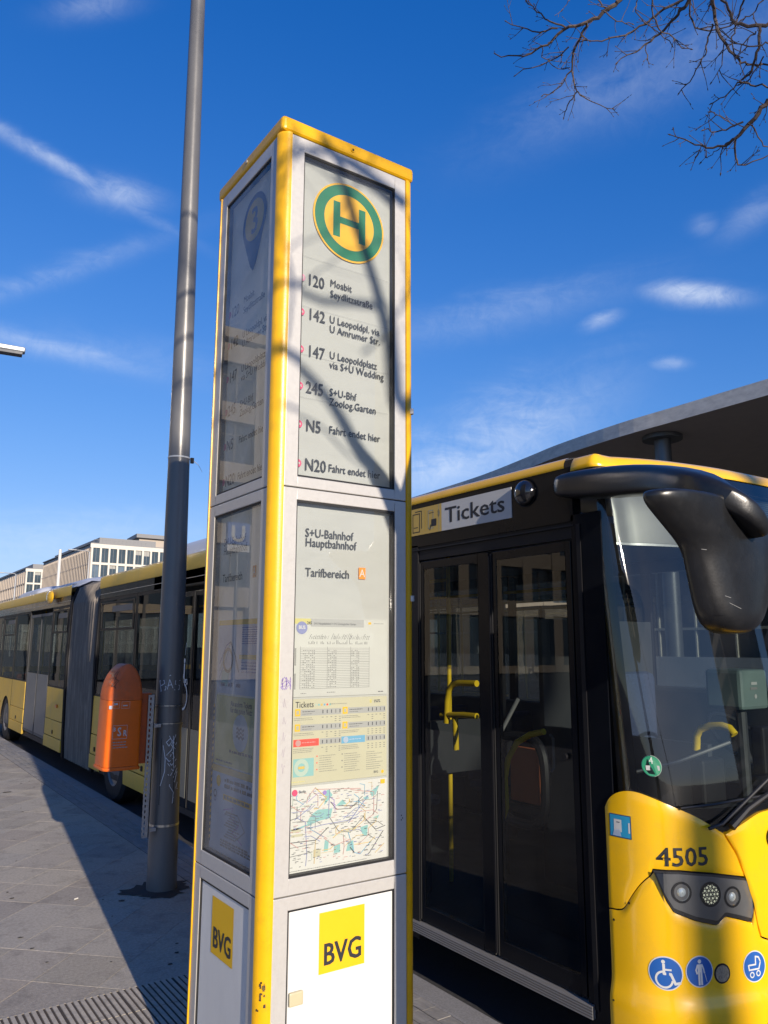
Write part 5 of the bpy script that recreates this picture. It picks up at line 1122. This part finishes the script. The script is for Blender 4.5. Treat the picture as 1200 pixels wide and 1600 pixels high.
b = MB(); b.tube([(3.20, 3.6, .25), (3.22, 3.55, 1.2), (3.3, 3.4, 1.5)], .012, m_alu, 8); b.tube([tuple(PX(966, 1213, 3.25)), tuple(PX(1060, 1190, 3.5)), tuple(PX(1140, 1160, 3.8))], .009, m_rim, 8); b.tube([(3.7, 3.1, 1.02), (3.72, 3.08, 1.9)], .012, m_alu, 8); b.build('grab_bar', bus, smooth=True)
b = MB(); 
for (x0_, x1_) in ((3.30, 3.35), (4.0, 4.05)): b.box(x0_, x1_, 4.3, 4.34, .22, 2.3, m_black)
b.box(3.32, 4.1, 4.3, 4.33, .95, 1.3, m_intd); b.build('bay_screen', bus)
# ---- mirror arm and housing
m_mir = mat('mirror_shell', (.011, .0115, .013), .30, var=.15, vs=20, dirt=.10, dcol=(.10, .10, .10), dscale=18, bump=.04, bs=120)
def px3(x, y, Y): return PY(x, y, Y)
arm = [(px3(x, y, Y), a, h) for x, y, Y, a, h in ((872, 762, 2.70, .05, .045), (884, 760, 2.65, .075, .062), (920, 757, 2.50, .08, .072), (962, 753, 2.30, .08, .074), (1000, 750, 2.12, .078, .070), (1040, 750, 1.94, .075, .064), (1080, 755, 1.76, .078, .058), (1112, 765, 1.66, .078, .055), (1138, 781, 1.60, .076, .053), (1160, 801, 1.575, .072, .049), (1177, 822, 1.565, .065, .038), (1187, 840, 1.56, .05, .020))]
def sweep(name, secs, m, par, n=28, e=3.6, closed=True):
    vs = []
    cs = [s[0] for s in secs]
    for i, (c, a, b_) in enumerate(secs):
        t = (cs[min(i+1, len(cs)-1)]-cs[max(i-1, 0)]).normalized(); side_ = t.cross(Vector((0, 0, 1))).normalized(); up = side_.cross(t)
        for k in range(n):
            an = 2*pi*k/n; cu, su = cos(an), sin(an); x = math.copysign(abs(cu)**(2/e), cu)*a; y = math.copysign(abs(su)**(2/e), su)*b_; vs.append(c+side_*x+up*y)
    fs = [(i*n+k, i*n+(k+1) % n, (i+1)*n+(k+1) % n, (i+1)*n+k) for i in range(len(secs)-1) for k in range(n)]+[tuple(range(n-1, -1, -1)), tuple(range((len(secs)-1)*n, len(secs)*n))]
    mb = MB(); mb.raw(vs, fs, m); o = mb.build(name, par, smooth=True); sbd = o.modifiers.new('s', 'SUBSURF'); sbd.levels = 1; sbd.render_levels = 1; return o
ma = sweep('mirror_arm', arm, m_mir, bus)
# housing: sections by height, traced left and right outlines at the mirror's distance
MY = 1.66
hs_ = [  # (left px, right px, y px)
    (1024, 1140, 772), (1016, 1165, 782), (1017, 1180, 796), (1034, 1192, 815), (1053, 1197, 836), (1070, 1199, 854), (1080, 1200, 873), (1085, 1199, 900), (1091, 1195, 925), (1097, 1188, 950), (1105, 1180, 971), (1118, 1167, 985), (1130, 1154, 991)]
mb = MB(); secs = []
for (xl, xr, y_) in hs_:
    l_, r_ = px3(xl, y_, MY), px3(xr, y_, MY); c_ = (l_+r_)/2; w_ = (r_-l_).length/2; dpth = min(.10, w_*.62+.02); k = []
    for j in range(28):
        an = 2*pi*j/28; cu, su = cos(an), sin(an); ex = 2.4
        x = math.copysign(abs(cu)**(2/ex), cu)*w_; y = math.copysign(abs(su)**(2/ex), su)*dpth*(1 if su < 0 else .55)
        k.append(Vector((c_.x+x, c_.y+y+.02, c_.z)))
    secs.append(k)
vs = [p for s_ in secs for p in s_]; n = 28; fs = [(i*n+k, i*n+(k+1) % n, (i+1)*n+(k+1) % n, (i+1)*n+k) for i in range(len(secs)-1) for k in range(n)]+[tuple(range(n-1, -1, -1)), tuple(range((len(secs)-1)*n, len(secs)*n))]
mb.raw(vs, fs, m_mir); mh = mb.build('mirror_housing', bus, smooth=True); sbd = mh.modifiers.new('s', 'SUBSURF'); sbd.levels = 1; sbd.render_levels = 2
b = MB(); m_scr = mat('scratch_grey', (.28, .28, .27), .6)
for (p, q_) in (((1133, 931), (1142, 934)), ((1140, 942), (1158, 951)), ((1096, 858), (1104, 859))):
    a_, c_ = px3(*p, MY-.12), px3(*q_, MY-.12); b.tube([a_, c_], .0009, m_scr, 5)
b.build('scratch', mh)
for nm_ in ('mirror_glass',): 
    b = MB(); c_ = px3(1140, 890, MY); b.box(c_.x-.07, c_.x+.09, c_.y+.072, c_.y+.077, c_.z-.12, c_.z+.12, mat('mirror_silver', (.8, .8, .8), .02, 1)); b.build(nm_, mh)
adopt(bus)

# ================================================================== STATION ROOF (concrete canopy) AND STATION FRONT
m_conc = mat('board_marked_concrete', (.62, .58, .51), .8, var=.16, vs=3, dirt=.5, dcol=(.27, .25, .23), dscale=1.2, stretch=(1, 1, 2.5), bump=.2, bs=12)
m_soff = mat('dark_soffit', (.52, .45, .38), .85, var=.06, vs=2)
can = empty('station_roof', (24, 14, 0), 'curved concrete station roof slab with dark underside behind the bus', 'roof')
edge = [PZ(*q_, 9.0) for q_ in ((1420, 520), (1330, 552), (1200, 591.7), (1060, 633.7), (966.7, 661.7), (873, 694), (826.7, 713), (756.7, 741), (686.7, 764), (600, 790), (500, 816))]
xy = smoothc([(p.x, p.y) for p in edge], 4)
mb = MB()
for a, c in zip(xy, xy[1:]):
    mb.face([(a[0], a[1], 8.55), (c[0], c[1], 8.55), (c[0], c[1], 9.0), (a[0], a[1], 9.0)], m_conc)
    mb.face([(a[0], a[1], 9.0), (c[0], c[1], 9.0), (46, c[1], 9.3), (46, a[1], 9.3)], m_conc)
mb.build('concrete_edge', can)
mb = MB()
for a, c in zip(xy, xy[1:]): mb.face([(a[0], a[1], 8.55), (46, a[1], 8.2), (46, c[1], 8.2), (c[0], c[1], 8.55)], m_soff)
mb.build('soffit', can)
m_steel = mat('roof_post_steel', (.13, .135, .14), .4, .5)
for (x_, y_) in ((1034, 690),):
    p = PZ(x_, 672, 8.5); d_ = Vector((p.x, p.y, 0)).normalized()*.9; p = p+d_
    mb = MB(); mb.cyl((p.x, p.y, -.1), (p.x, p.y, 8.46), .26, m_steel, 24); mb.cyl((p.x, p.y, 8.40), (p.x, p.y, 8.53), .62, m_steel, 28); mb.build('roof_column', can, smooth=True)
for (x_, y_) in ((30, 4), (31, 26), (25.5, 29)):
    mb = MB(); mb.cyl((x_, y_, -.1), (x_, y_, 8.3), .26, m_steel, 20); mb.build('roof_column', can, smooth=True)
adopt(can)
st = empty('station_front', (30, 15, 0), 'low pale station wall with glazing seen through the bus windows', 'building')
m_pale = mat('pale_render', (.50, .48, .42), .8, dirt=.3); m_fgl = mat('dark_facade_glass', (.02, .03, .035), .08, coat=.5)
mb = MB(); mb.box(33, 34, -6, 44, -.1, 8.1, m_fgl); mb.build('glazed_wall', st)
mb = MB()
for k in range(26): mb.box(32.9, 33, -6+k*2, -5.92+k*2, 0, 8.1, m_pale)
for z in (2.6, 5.4): mb.box(32.88, 33, -6, 44, z, z+.12, m_pale)
mb.build('mullion', st); mb = MB(); mb.box(18, 18.4, -4, 40, -.13, 1.55, m_pale); mb.build('parapet', st); adopt(st)
# ================================================================== FAR OFFICE BUILDINGS
m_bei = mat('beige_stone_cladding', (.42, .36, .30), .8, var=.08, vs=.4); m_wst = mat('white_stone', (.62, .58, .50), .7, var=.04); m_win = mat('office_window', (.045, .065, .08), .12, var=.3, vs=.15, coat=.3); m_rf = mat('grey_roofing', (.22, .22, .22), .7)
m_win2 = mat('office_window_pale', (.10, .14, .18), .15, var=.3, vs=.2, coat=.3)
m_blind = mat('window_blind', (.34, .33, .30), .8)
def office(name, label, xA, yA, yLen, xLen, zR, floors, fh, nfront, nside, fy=None):
    root = empty(name, (xA, yA, 0), label, 'building', 'stone office blocks beyond the bus')
    w = MB(); w.box(xA, xA+xLen, yA, yA+yLen, 0, zR, m_bei); w.box(xA-.4, xA+xLen, yA-.4, yA, zR-.9, zR+.1, m_wst); w.build('wall', root)
    r = MB(); r.box(xA+2.5, xA+xLen-2, yA+3, yA+yLen-3, zR, zR+2.2, m_rf); r.box(xA-.3, xA+xLen, yA-.3, yA+yLen, zR+.1, zR+.35, m_rf); r.build('roof', root)
    g = MB(); rw = xLen/nfront
    for k in range(nfront+1): g.box(xA+k*rw-.22, xA+k*rw+.22, yA-.5, yA, 0, zR-.9, m_wst)
    for f in range(floors): g.box(xA, xA+xLen, yA-.45, yA, zR-.9-fh*(f+1)-.3, zR-.9-fh*(f+1)+.3, m_wst)
    g.build('front_grid', root)
    me = None
    for f in range(min(floors, 3)):
        for k in range(nfront):
            x0 = xA+k*rw+.24; z1 = zR-.92-fh*f-(.3 if f else 0); z0 = zR-.9-fh*(f+1)+.32
            q_ = MB(); q_.box(x0, x0+rw-.48, yA-.12, yA-.06, z0, z1, random.choice((m_win, m_win, m_win2))); (q_.box(x0+.1, x0+rw-.58, yA-.13, yA-.121, z1-random.uniform(.5, 1.9), z1-.05, m_blind) if random.random() < .3 else None); q_.box(x0+rw/2-.28, x0+rw/2-.22, yA-.16, yA-.12, z0, z1, m_rf); q_.build('window', root)
    sw = yLen/nside; q_ = MB()
    for f in range(floors):
        for k in range(nside):
            y0 = yA+k*sw+sw*.28; q_.box(xA-.05, xA+.02, y0, y0+sw*.42, zR-1.1-fh*(f+1)+.6, zR-1.1-fh*f-.3, m_win2)
        q_.box(xA-.25, xA, yA, yA+yLen, zR-.9-fh*(f+1)-.15, zR-.9-fh*(f+1)+.15, m_bei)
    for k in range(nside): q_.box(xA-.35, xA, yA+k*sw-.12, yA+k*sw+.12, 0, zR-.9, m_bei)
    s_ = q_.build('side_windows', root); s_['kind'] = 'stuff'; return root
A_ = PY(144, 850, 200); Bx = PX(68, 882, A_.x)
o1 = office('office_block', 'larger beige stone office block with white framed windows and a rooftop hut', A_.x, 200, Bx.y-200, 19, A_.z, 6, 3.9, 9, 34)
mb = MB(); p = PY(214, 842, 206); q2_ = PY(252, 852, 206); mb.box(p.x, q2_.x+1, 204, 214, A_.z, A_.z+3.0, m_bei); mb.prism([(p.x-1, 203), (q2_.x+2, 203), (q2_.x+1, 215), (p.x, 215)], A_.z+3.0, A_.z+4.0, m_rf); mb.build('roof_hut', o1)
mb = MB()
for k in range(14): x_ = A_.x+.5+k*1.0; mb.box(x_, x_+.05, 200.5, 200.55, A_.z, A_.z+1.3, m_rf)
mb.box(A_.x+.5, A_.x+14, 200.5, 200.55, A_.z+1.25, A_.z+1.32, m_rf); mb.build('roof_railing', o1); adopt(o1)
A2_ = PY(42, 889, 300); B2x = PX(-60, 932, A2_.x)
o2 = office('office_block', 'smaller beige office block standing further away at the left edge', A2_.x, 300, min(B2x.y-300, 140), 15, A2_.z, 6, 4.2, 6, 36); adopt(o2)
# white pole and small street lamps in the distance
mb = MB(); p = PX(92, 890, 20); tp = PX(91, 860, p.x); mb.tube([(p.x, p.y, -.13), (p.x, p.y, tp.z)], [.20, .17], mat('white_pole_paint', (.62, .60, .56), .5), 14)
tag(mb.build('white_mast', smooth=True), 'thick pale mast rising behind the bus bellows in front of the office block', 'mast')
m_lamp = mat('street_lamp_metal', (.35, .36, .37), .4, .4); m_lens = mat('lamp_glass', (.6, .6, .55), .3)
def streetlamp(x, y, z, dx, dy, label, r=.07, hl_=.7):
    root = empty('street_lamp', (x, y, 0), label, 'street lamp', 'street lamps along the road'); b = MB(); b.tube([(x, y, -.13), (x, y, z-.15), (x+dx*.15, y+dy*.15, z-.03), (x+dx, y+dy, z+.02)], [r, r*.7, r*.6, r*.5], m_lamp, 12); b.build('pole', root, smooth=True)
    d_ = Vector((dx, dy, 0)).normalized(); n_ = Vector((-d_.y, d_.x, 0)); c = Vector((x+dx, y+dy, z+.03)); b = MB()
    vs = [c+d_*(-.05+u*hl_)+n_*w*(.12-.03*u)+Vector((0, 0, h)) for u in (0, 1) for w in (-1, 1) for h in (-.045, .06)]
    b.raw(vs, [(0, 1, 3, 2), (4, 6, 7, 5), (0, 4, 5, 1), (2, 3, 7, 6), (0, 2, 6, 4), (1, 5, 7, 3)], m_lamp); hd = b.build('lamp_head', root, bevel=.025)
    b = MB(); vs = [c+d_*(u)+n_*w*.10+Vector((0, 0, h)) for u in (.05, hl_-.1) for w in (-1, 1) for h in (-.10, -.05)]; b.raw(vs, [(0, 1, 3, 2), (4, 6, 7, 5), (0, 4, 5, 1), (2, 3, 7, 6), (0, 2, 6, 4), (1, 5, 7, 3)], P['mgrey']); b.build('lamp_lens', hd); adopt(root)
tip = PY(34, 550, 16); streetlamp(tip.x-2.2, tip.y+.3, tip.z, 1.62, -.2, 'street lamp with flat pale head reaching in from the left edge of the sky')
t1 = PY(140, 861, 120); streetlamp(t1.x, t1.y, t1.z, -1.9, 0, 'tiny street lamp in front of the larger office block', .12, 1.2)
t2 = PY(25, 896, 150); streetlamp(t2.x, t2.y, t2.z, -1.9, 0, 'tiny street lamp in front of the smaller office block', .13, 1.2)
# ================================================================== FACADE ACROSS THE PAVEMENT (seen as a reflection)
YF = 40.0
m_fac = mat('sandstone_facade', (.38, .32, .235), .8, var=.1, vs=.8, dirt=.2); m_fw = mat('facade_window', (.03, .045, .06), .08, coat=.5); m_fr = mat('window_frame_dark', (.06, .06, .06), .5)
fb = empty('sandstone_building', (-35, YF, 0), 'sunlit sandstone building with large windows beyond the left edge, mirrored in the glass', 'building')
XA_, XB_ = -70.4, -11.2
mb = MB(); mb.box(XA_, XB_, YF+.6, YF+14, 0, 19.5, m_fac)
for k in range(20): mb.box(XA_+k*2.986, XA_+k*2.986+.9, YF, YF+.6, 0, 19.5, m_fac)
for z in (0, 3.9, 7.4, 10.9, 14.4, 17.9): mb.box(XA_, XB_, YF+.05, YF+.6, z, z+(1.1 if z else .5), m_fac)
mb.box(XA_, XB_, YF-.35, YF+.7, 19.2, 19.8, m_fac); mb.build('wall', fb)
wm = MB(); wm.box(0, 2.08, 0, .1, 0, 2.4, m_fw); wm.box(.98, 1.08, -.06, 0, 0, 2.4, m_fr); wm.box(0, 2.08, -.06, 0, 1.65, 1.73, m_fr); wo_ = wm.build('window', fb)
first = True
for k in range(19):
    for z in (5.0, 8.5, 12.0, 15.5):
        o_ = wo_ if first else wo_.copy()
        if not first: COL.objects.link(o_)
        first = False; o_.parent = fb; o_.location = (XA_+.9+k*2.986, YF+.45, z)
for k in range(9):
    g_ = MB(); g_.box(XA_+.9+k*5.97, XA_+5.9+k*5.97, YF+.4, YF+.5, .5, 3.8, m_fw); g_.build('shop_window', fb)
adopt(fb)
gb = empty('added_dark_office', (-6, 44, 0), 'unseen dark glass office added beside the sandstone building to darken the rear bus windows', 'building')  # unseen block added so the rear bus windows reflect something dark
b = MB(); b.box(-11, -.6, 44, 56, 0, 17, m_fw); b.build('wall', gb); b = MB()
for z in (3.6, 7.2, 10.8, 14.4, 16.6): b.box(-11, -.6, 43.8, 44, z, z+.5, m_fac)
for k in range(8): b.box(-10.9+k*1.45, -10.7+k*1.45, 43.7, 43.8, 0, 17, m_fr)
b.build('floor_bands', gb); adopt(gb)
def mirrored(px, py, XM, Y):
    p = PX(px, py, XM); d = (p-C0); d.x = -d.x; t = (Y-p.y)/d.y; return p+d*t
uc = mirrored(371, 836, X0*K_COL, 27)
ub = empty('underground_sign', (uc.x, uc.y, 0), 'blue underground station sign with white U on a grey post, mirrored in the glass', 'sign')
m_us = mat('sign_blue', (.01, .10, .40), .4)
b = MB(); b.cyl((uc.x, uc.y, 0), (uc.x, uc.y, uc.z-.4), .07, m_steel, 14); b.build('sign_post', ub, smooth=True)
b = MB(); b.box(uc.x-.45, uc.x+.45, uc.y-.1, uc.y+.1, uc.z-.36, uc.z+.46, m_us); bx_ = b.build('sign_box', ub, bevel=.02); b = MB(); UF = lambda u, v, o=0: (uc.x-u, uc.y-.102-o, v); b.text(lambda u, v, o=0: (uc.x+u, uc.y-.102-o, v), 0, uc.z-.25, 'U', .84, .001, P['white'], sx=1, bold=.03, align='c'); b.build('sign_letter', bx_); b = MB(); b.box(uc.x-.45, uc.x+.45, uc.y-.1, uc.y+.1, uc.z-.64, uc.z-.39, P['white']); b.build('sign_plate', ub)
adopt(ub)
# ================================================================== TREES
m_bark = mat('tree_bark', (.125, .10, .082), .9, var=.35, vs=30, bump=.6, bs=60, stretch=(1, 1, .3)); m_twig = mat('twig_bark', (.085, .062, .052), .8, var=.3, vs=20)
def limb(mb, pts, r0, r1, m, n=7): mb.tube(pts, [r0+(r1-r0)*i/(len(pts)-1) for i in range(len(pts))], m, n)
def twigs(mb, base, dirn, length, r, depth, rnd, m, drop=.0, side_n=None):
    n = max(3, int(length/.05)); pts = [base]; d = dirn.normalized(); p = base.copy(); kids = []
    for i in range(n):
        d = (d+Vector((rnd.gauss(0, .12), rnd.gauss(0, .12), rnd.gauss(0, .12)-drop))).normalized(); p = p+d*(length/n); pts.append(p.copy())
        if depth > 0 and i >= 1 and rnd.random() < (side_n or .42): kids.append((p.copy(), d.copy(), i/n))
    limb(mb, pts, r, r*.45, m, 5 if r < .012 else 7)
    if depth <= 1:      # bud at the tip
        mb.tube([pts[-1], pts[-1]+d*.008, pts[-1]+d*.02], [r*.45, r*.45+.0022, .0008], m, 5)
    for (q_, dd, t) in kids:
        ax = Vector((rnd.gauss(0, 1), rnd.gauss(0, 1), rnd.gauss(0, 1))).cross(dd).normalized(); an = rnd.uniform(.5, 1.0)
        twigs(mb, q_, dd*cos(an)+ax*sin(an), length*(1-t*.5)*rnd.uniform(.35, .65), max(r*.55, .0022), depth-1, rnd, m, drop, side_n)
# overhanging twigs, upper right of the picture
K = .3667
def T(pts, r0): return [(760+x*K, y*K, r0) for x, y in pts]
TR = [([(620, -60), (570, 0), (520, 40), (430, 95), (330, 125), (260, 190), (160, 235), (40, 240)], 8.0, .020, .004), ([(430, 95), (400, 160), (370, 220), (365, 300), (385, 385), (430, 425), (535, 462)], 7.9, .0105, .003),
      ([(360, 300), (300, 380), (240, 405)], 7.9, .006, .003), ([(385, 390), (345, 450), (330, 495)], 7.9, .006, .003), ([(340, 115), (270, 90), (230, 60), (170, 0)], 8.0, .007, .004), ([(300, 125), (200, 130), (90, 95)], 8.05, .007, .003),
      ([(350, 200), (270, 260), (130, 310)], 8.1, .006, .003), ([(240, 200), (250, 250), (300, 290), (350, 290)], 8.1, .004, .003), ([(520, 40), (470, 0), (430, -30)], 8.0, .006, .004), ([(900, -60), (860, 0), (820, 60), (740, 140), (660, 205), (560, 260)], 7.4, .016, .003), ([(900, -40), (760, 40), (680, 100), (560, 155), (450, 175), (410, 170)], 7.7, .010, .003),
      ([(700, -20), (720, 90), (800, 170), (870, 210)], 7.2, .006, .003), ([(740, 140), (680, 190), (690, 245)], 7.4, .004, .003), ([(520, 160), (520, 225)], 7.7, .003, .002), ([(970, -60), (965, 0), (970, 80), (1010, 170), (1070, 250), (1130, 275), (1230, 270)], 7.0, .013, .005), ([(970, 100), (940, 180), (930, 230), (880, 320), (825, 398)], 7.0, .006, .003),
      ([(1010, 180), (1000, 280), (960, 350)], 7.0, .004, .002), ([(1230, 95), (1170, 110), (1060, 100), (1040, 60), (1000, -20)], 6.8, .012, .007), ([(1170, 115), (1160, 200), (1130, 300), (1085, 350), (1150, 360), (1230, 380)], 6.8, .009, .005), ([(1085, 350), (1030, 400), (960, 440)], 6.8, .005, .003),
      ([(1240, 400), (1200, 430), (1140, 500), (1060, 590), (1000, 620), (920, 620), (790, 575)], 6.6, .018, .003), ([(1060, 590), (1060, 670), (1110, 700), (1230, 650)], 6.6, .007, .003), ([(1120, 520), (1170, 600), (1230, 650)], 6.6, .005, .003), ([(1050, 600), (1000, 640), (1000, 732)], 6.6, .005, .002),
      ([(1090, 520), (1000, 560), (930, 545)], 6.6, .006, .003), ([(1060, 540), (1010, 500), (960, 487)], 6.6, .004, .002), ([(920, 620), (900, 660), (885, 680)], 6.6, .003, .002), ([(1000, 630), (960, 660), (920, 690)], 6.6, .003, .002), ([(870, -20), (880, 90), (950, 130), (1060, 100)], 7.1, .006, .004), ([(1100, -20), (1080, 60), (1050, 140), (1060, 230)], 6.9, .007, .004), ([(1180, -10), (1130, 60), (1090, 80)], 6.9, .005, .003), ([(650, 0), (640, 60), (720, 130), (790, 190)], 7.5, .004, .003), ([(350, 0), (330, 40)], 8.0, .004, .002), ([(500, 50), (560, 90), (620, 100)], 7.9, .005, .003), ([(1200, 180), (1120, 200), (1050, 180)], 6.8, .005, .003), ([(1190, 230), (1120, 330), (1080, 360)], 6.8, .005, .003), ([(1150, 130), (1100, 180), (1070, 240)], 6.8, .005, .003)]
tree = empty('bare_tree', (1.9, .7, 0), 'bare budding tree whose twigs overhang the upper right corner of the sky', 'tree')
mb = MB(); rt = random.Random(21)
for pts, r, a, c in TR:
    w3 = smoothc([tuple(PD(760+x*K, y*K, r+.05*sin(x*.01)+.04*sin(y*.02+x*.006))) for x, y in pts], 4)
    w3 = [Vector(p) for p in w3]; w3 = [p+Vector((rt.gauss(0, .006), rt.gauss(0, .006), rt.gauss(0, .006))) for p in w3]
    limb(mb, w3, a*1.12, c*1.1, m_twig, 6)
    ln = sum((p-q_).length for p, q_ in zip(w3, w3[1:]))
    for k in range(int(ln/.07)):
        t = rt.uniform(.1, 1); i = min(int(t*(len(w3)-1)), len(w3)-2); p = w3[i].lerp(w3[i+1], rt.random()); dd = (w3[i+1]-w3[i]).normalized(); ax = Vector((rt.gauss(0, 1), rt.gauss(0, 1), rt.gauss(0, 1))).cross(dd).normalized(); an = rt.uniform(.5, 1.1)
        twigs(mb, p, dd*cos(an)+ax*sin(an), rt.uniform(.05, .21), .0036, 1, rt, m_twig, .01, .4)
    d_ = (w3[-1]-w3[-2]).normalized(); mb.tube([w3[-1], w3[-1]+d_*.01, w3[-1]+d_*.028], [c, .006, .001], m_twig, 5)
mb.build('twigs', tree)
# trunk and limbs; their shadows fall on the column, post, kerb and bus front
def back(x, y, z, Y):      # move a shaded point back towards the sun to depth Y
    t = (y-Y); return Vector((x-SX*t, Y, z+t*tan(SUN_EL)*sqrt(1+SX*SX)))
mb = MB()
Y0K = Y0*K_COL
xe = PY(617, 1380, Y0K).x
def col_pt(px, py, Y): p = PY(px, py, Y0K); return back(p.x, Y0K, p.z, Y)
rT = .15; YT = .70; YL = -3.6
base = back(xe+rT, Y0K, 0, YT); tx = base.x
hT = col_pt(617, 800, YT).z
tip_ = Vector((tx, YT, hT))
mb.tube([(tx+.02, YT-.02, -.05), (tx+.01, YT, .5), (tx, YT, 1.4), (tx, YT, 2.4), tuple(tip_)], [rT*1.25, rT*1.05, rT, rT, rT*.98], m_bark, 20)
lead = [tip_, Vector((tx+.25, YT-.25, hT+1.1)), Vector((tx+.7, YT-.35, hT+2.6)), Vector((tx+1.2, YT-.2, hT+4.0))]
mb.tube(lead, [rT*.95, .12, .10, .085], m_bark, 16)
l1 = [tip_+Vector((.0, 0, -.25))]+[col_pt(x, y, Y) for x, y, Y in ((600, 745, 0.0), (565, 695, -1.2), (525, 625, YL), (475, 568, YL), (432, 540, YL), (400, 520, YL))]; mb.tube(smoothc([tuple(p) for p in l1], 3), [.075, .068, .06, .052]+[.036-.02*k/14 for k in range(15)], m_bark, 10)
l2 = [lead[1]]+[col_pt(x, y, YL) for x, y in ((634, 640), (612, 520), (590, 430), (562, 350), (545, 290), (522, 240), (500, 215))]; mb.tube(smoothc([tuple(p) for p in l2], 3), [.038-.021*k/21 for k in range(22)], m_bark, 10)
l3 = [col_pt(600, 470, YL), col_pt(560, 465, YL), col_pt(510, 462, YL), col_pt(470, 445, YL), col_pt(430, 440, YL), col_pt(390, 445, YL)]; mb.tube([tuple(p) for p in l3], [.022, .02, .019, .018, .015, .01], m_bark, 8)
l4 = [col_pt(634, 320, YL), col_pt(600, 290, YL), col_pt(560, 262, YL), col_pt(510, 235, YL), col_pt(470, 235, YL), col_pt(430, 250, YL)]; mb.tube([tuple(p) for p in l4], [.035, .03, .026, .022, .018, .012], m_bark, 8)
# limb that shades the middle of the bus front
def bpt(px, py, Y): s, z = fp(px, py); x, y, _ = FF(s, z); return back(x, y, z, Y)
# limb that carries the overhanging twigs
hub = PD(1330, -160, 7.2); l6 = [lead[3], Vector((4.2, .3, 8.6)), Vector((5.6, 1.2, 9.6)), Vector((6.6, 2.4, 9.3)), Vector(hub)]
mb.tube(smoothc([tuple(p) for p in l6], 4), [.075-.04*k/16 for k in range(17)], m_bark, 10)
for q_ in ((1240, 400), (1230, 95), (970, -60), (900, -60), (620, -60), (1230, 270), (1230, 380), (1230, 650)):
    rr0 = 6.8 if q_[0] > 1000 else (7.0 if q_[0] == 970 else (7.4 if q_[0] == 900 else 8.0)); rr0 = 6.6 if q_ == (1240, 400) else rr0
    e_ = Vector(PD(760+q_[0]*K, q_[1]*K, rr0)); mid = (e_+Vector(hub))/2+Vector((0, 0, .15)); mb.tube([Vector(hub), mid, e_], [.035, .024, .016], m_twig, 7)
mb.build('trunk', tree, smooth=True)
# finer branches near the trunk: soft dappled shadow on the column and lamp post
mb = MB(); rt = random.Random(8)
for k in range(12):
    tx_, tz_ = rt.uniform(1.2, 2.2), rt.uniform(2.7, 4.1); p = back(tx_, Y0K, tz_, rt.uniform(-3.4, -1.8)); an = rt.uniform(0, 2*pi)
    twigs(mb, p, Vector((cos(an), .2, sin(an))), rt.uniform(.5, 1.3), rt.uniform(.006, .014), 2, rt, m_twig, 0, .22)
for (zz_, sl) in ((3.9, .35), (4.7, .3), (5.4, -.3), (4.3, .45)):
    a_ = back(px_-.5, py_, zz_-sl*.5, -1.0); c_ = back(px_+.6, py_, zz_+sl*.6, -1.4); mb.tube([a_, (a_+c_)/2+Vector((0, 0, .05)), c_], [.012, .016, .02], m_bark, 7)
for k in range(3):
    p = back(rt.uniform(1.2, 2.0), rt.uniform(12, 18), 0, -2.5); an = rt.uniform(0, 2*pi); twigs(mb, p, Vector((cos(an), .2, sin(an))), rt.uniform(.8, 1.4), .012, 1, rt, m_twig, 0, .2)
mb.build('crown_branches', tree); adopt(tree)
# unseen tree placed behind the viewer, its trunk bent to shade the bus front
def shade_tree(x, y, r, label, seed):
    root = empty('bare_tree', (x, y, 0), label, 'tree', None); rt = random.Random(seed); mb = MB()
    mb.tube([(x, y, -.05), (x, y, 1.5), (x, y, 5.5), (x+.02, y, 7.9), (x+.8, y, 8.9), (x+1.0, y, 14)], [r*1.15, r, r*.98, r*.95, r*.8, r*.4], m_bark, 18)
    for k in range(12):
        z = rt.uniform(10.5, 13.5); an = rt.uniform(0, 2*pi); d = Vector((cos(an)*.8, sin(an)*.8, .7)); twigs(mb, Vector((x, y, z)), d, rt.uniform(2, 3.6), .06, 2, rt, m_bark, 0, .12)
    mb.build('trunk', root, smooth=True); adopt(root)
shade_tree(3.15-.13*22.1, -20, .14, 'unseen bare tree behind the viewer, placed to shade the bus front', 31)
# low dark towers behind the viewer, mirrored in the windscreen
m_twr = mat('tower_facade', (.16, .17, .19), .6, var=.1, vs=.2)
for (x_, y_, w_, h_, lb) in ((60, -70, 22, 46, 'dark tower block standing behind the viewer, mirrored in the windscreen'), (95, -60, 26, 30, 'broad dark block beside the tower behind the viewer'), (140, -30, 30, 24, 'long low dark block far behind the viewer')):
    root = empty('tower_block', (x_, y_, 0), lb, 'building'); b = MB(); b.box(x_, x_+w_, y_-14, y_, -.1, h_, m_twr); b.build('wall', root); b = MB()
    for k in range(int(h_/4)):
        b.box(x_+.8, x_+w_-.8, y_, y_+.05, 2+k*4, 4.2+k*4, m_fw); b.box(x_-.05, x_, y_-13, y_-1, 2+k*4, 4.2+k*4, m_fw)
    o_ = b.build('window_bands', root); o_['kind'] = 'stuff'; adopt(root)
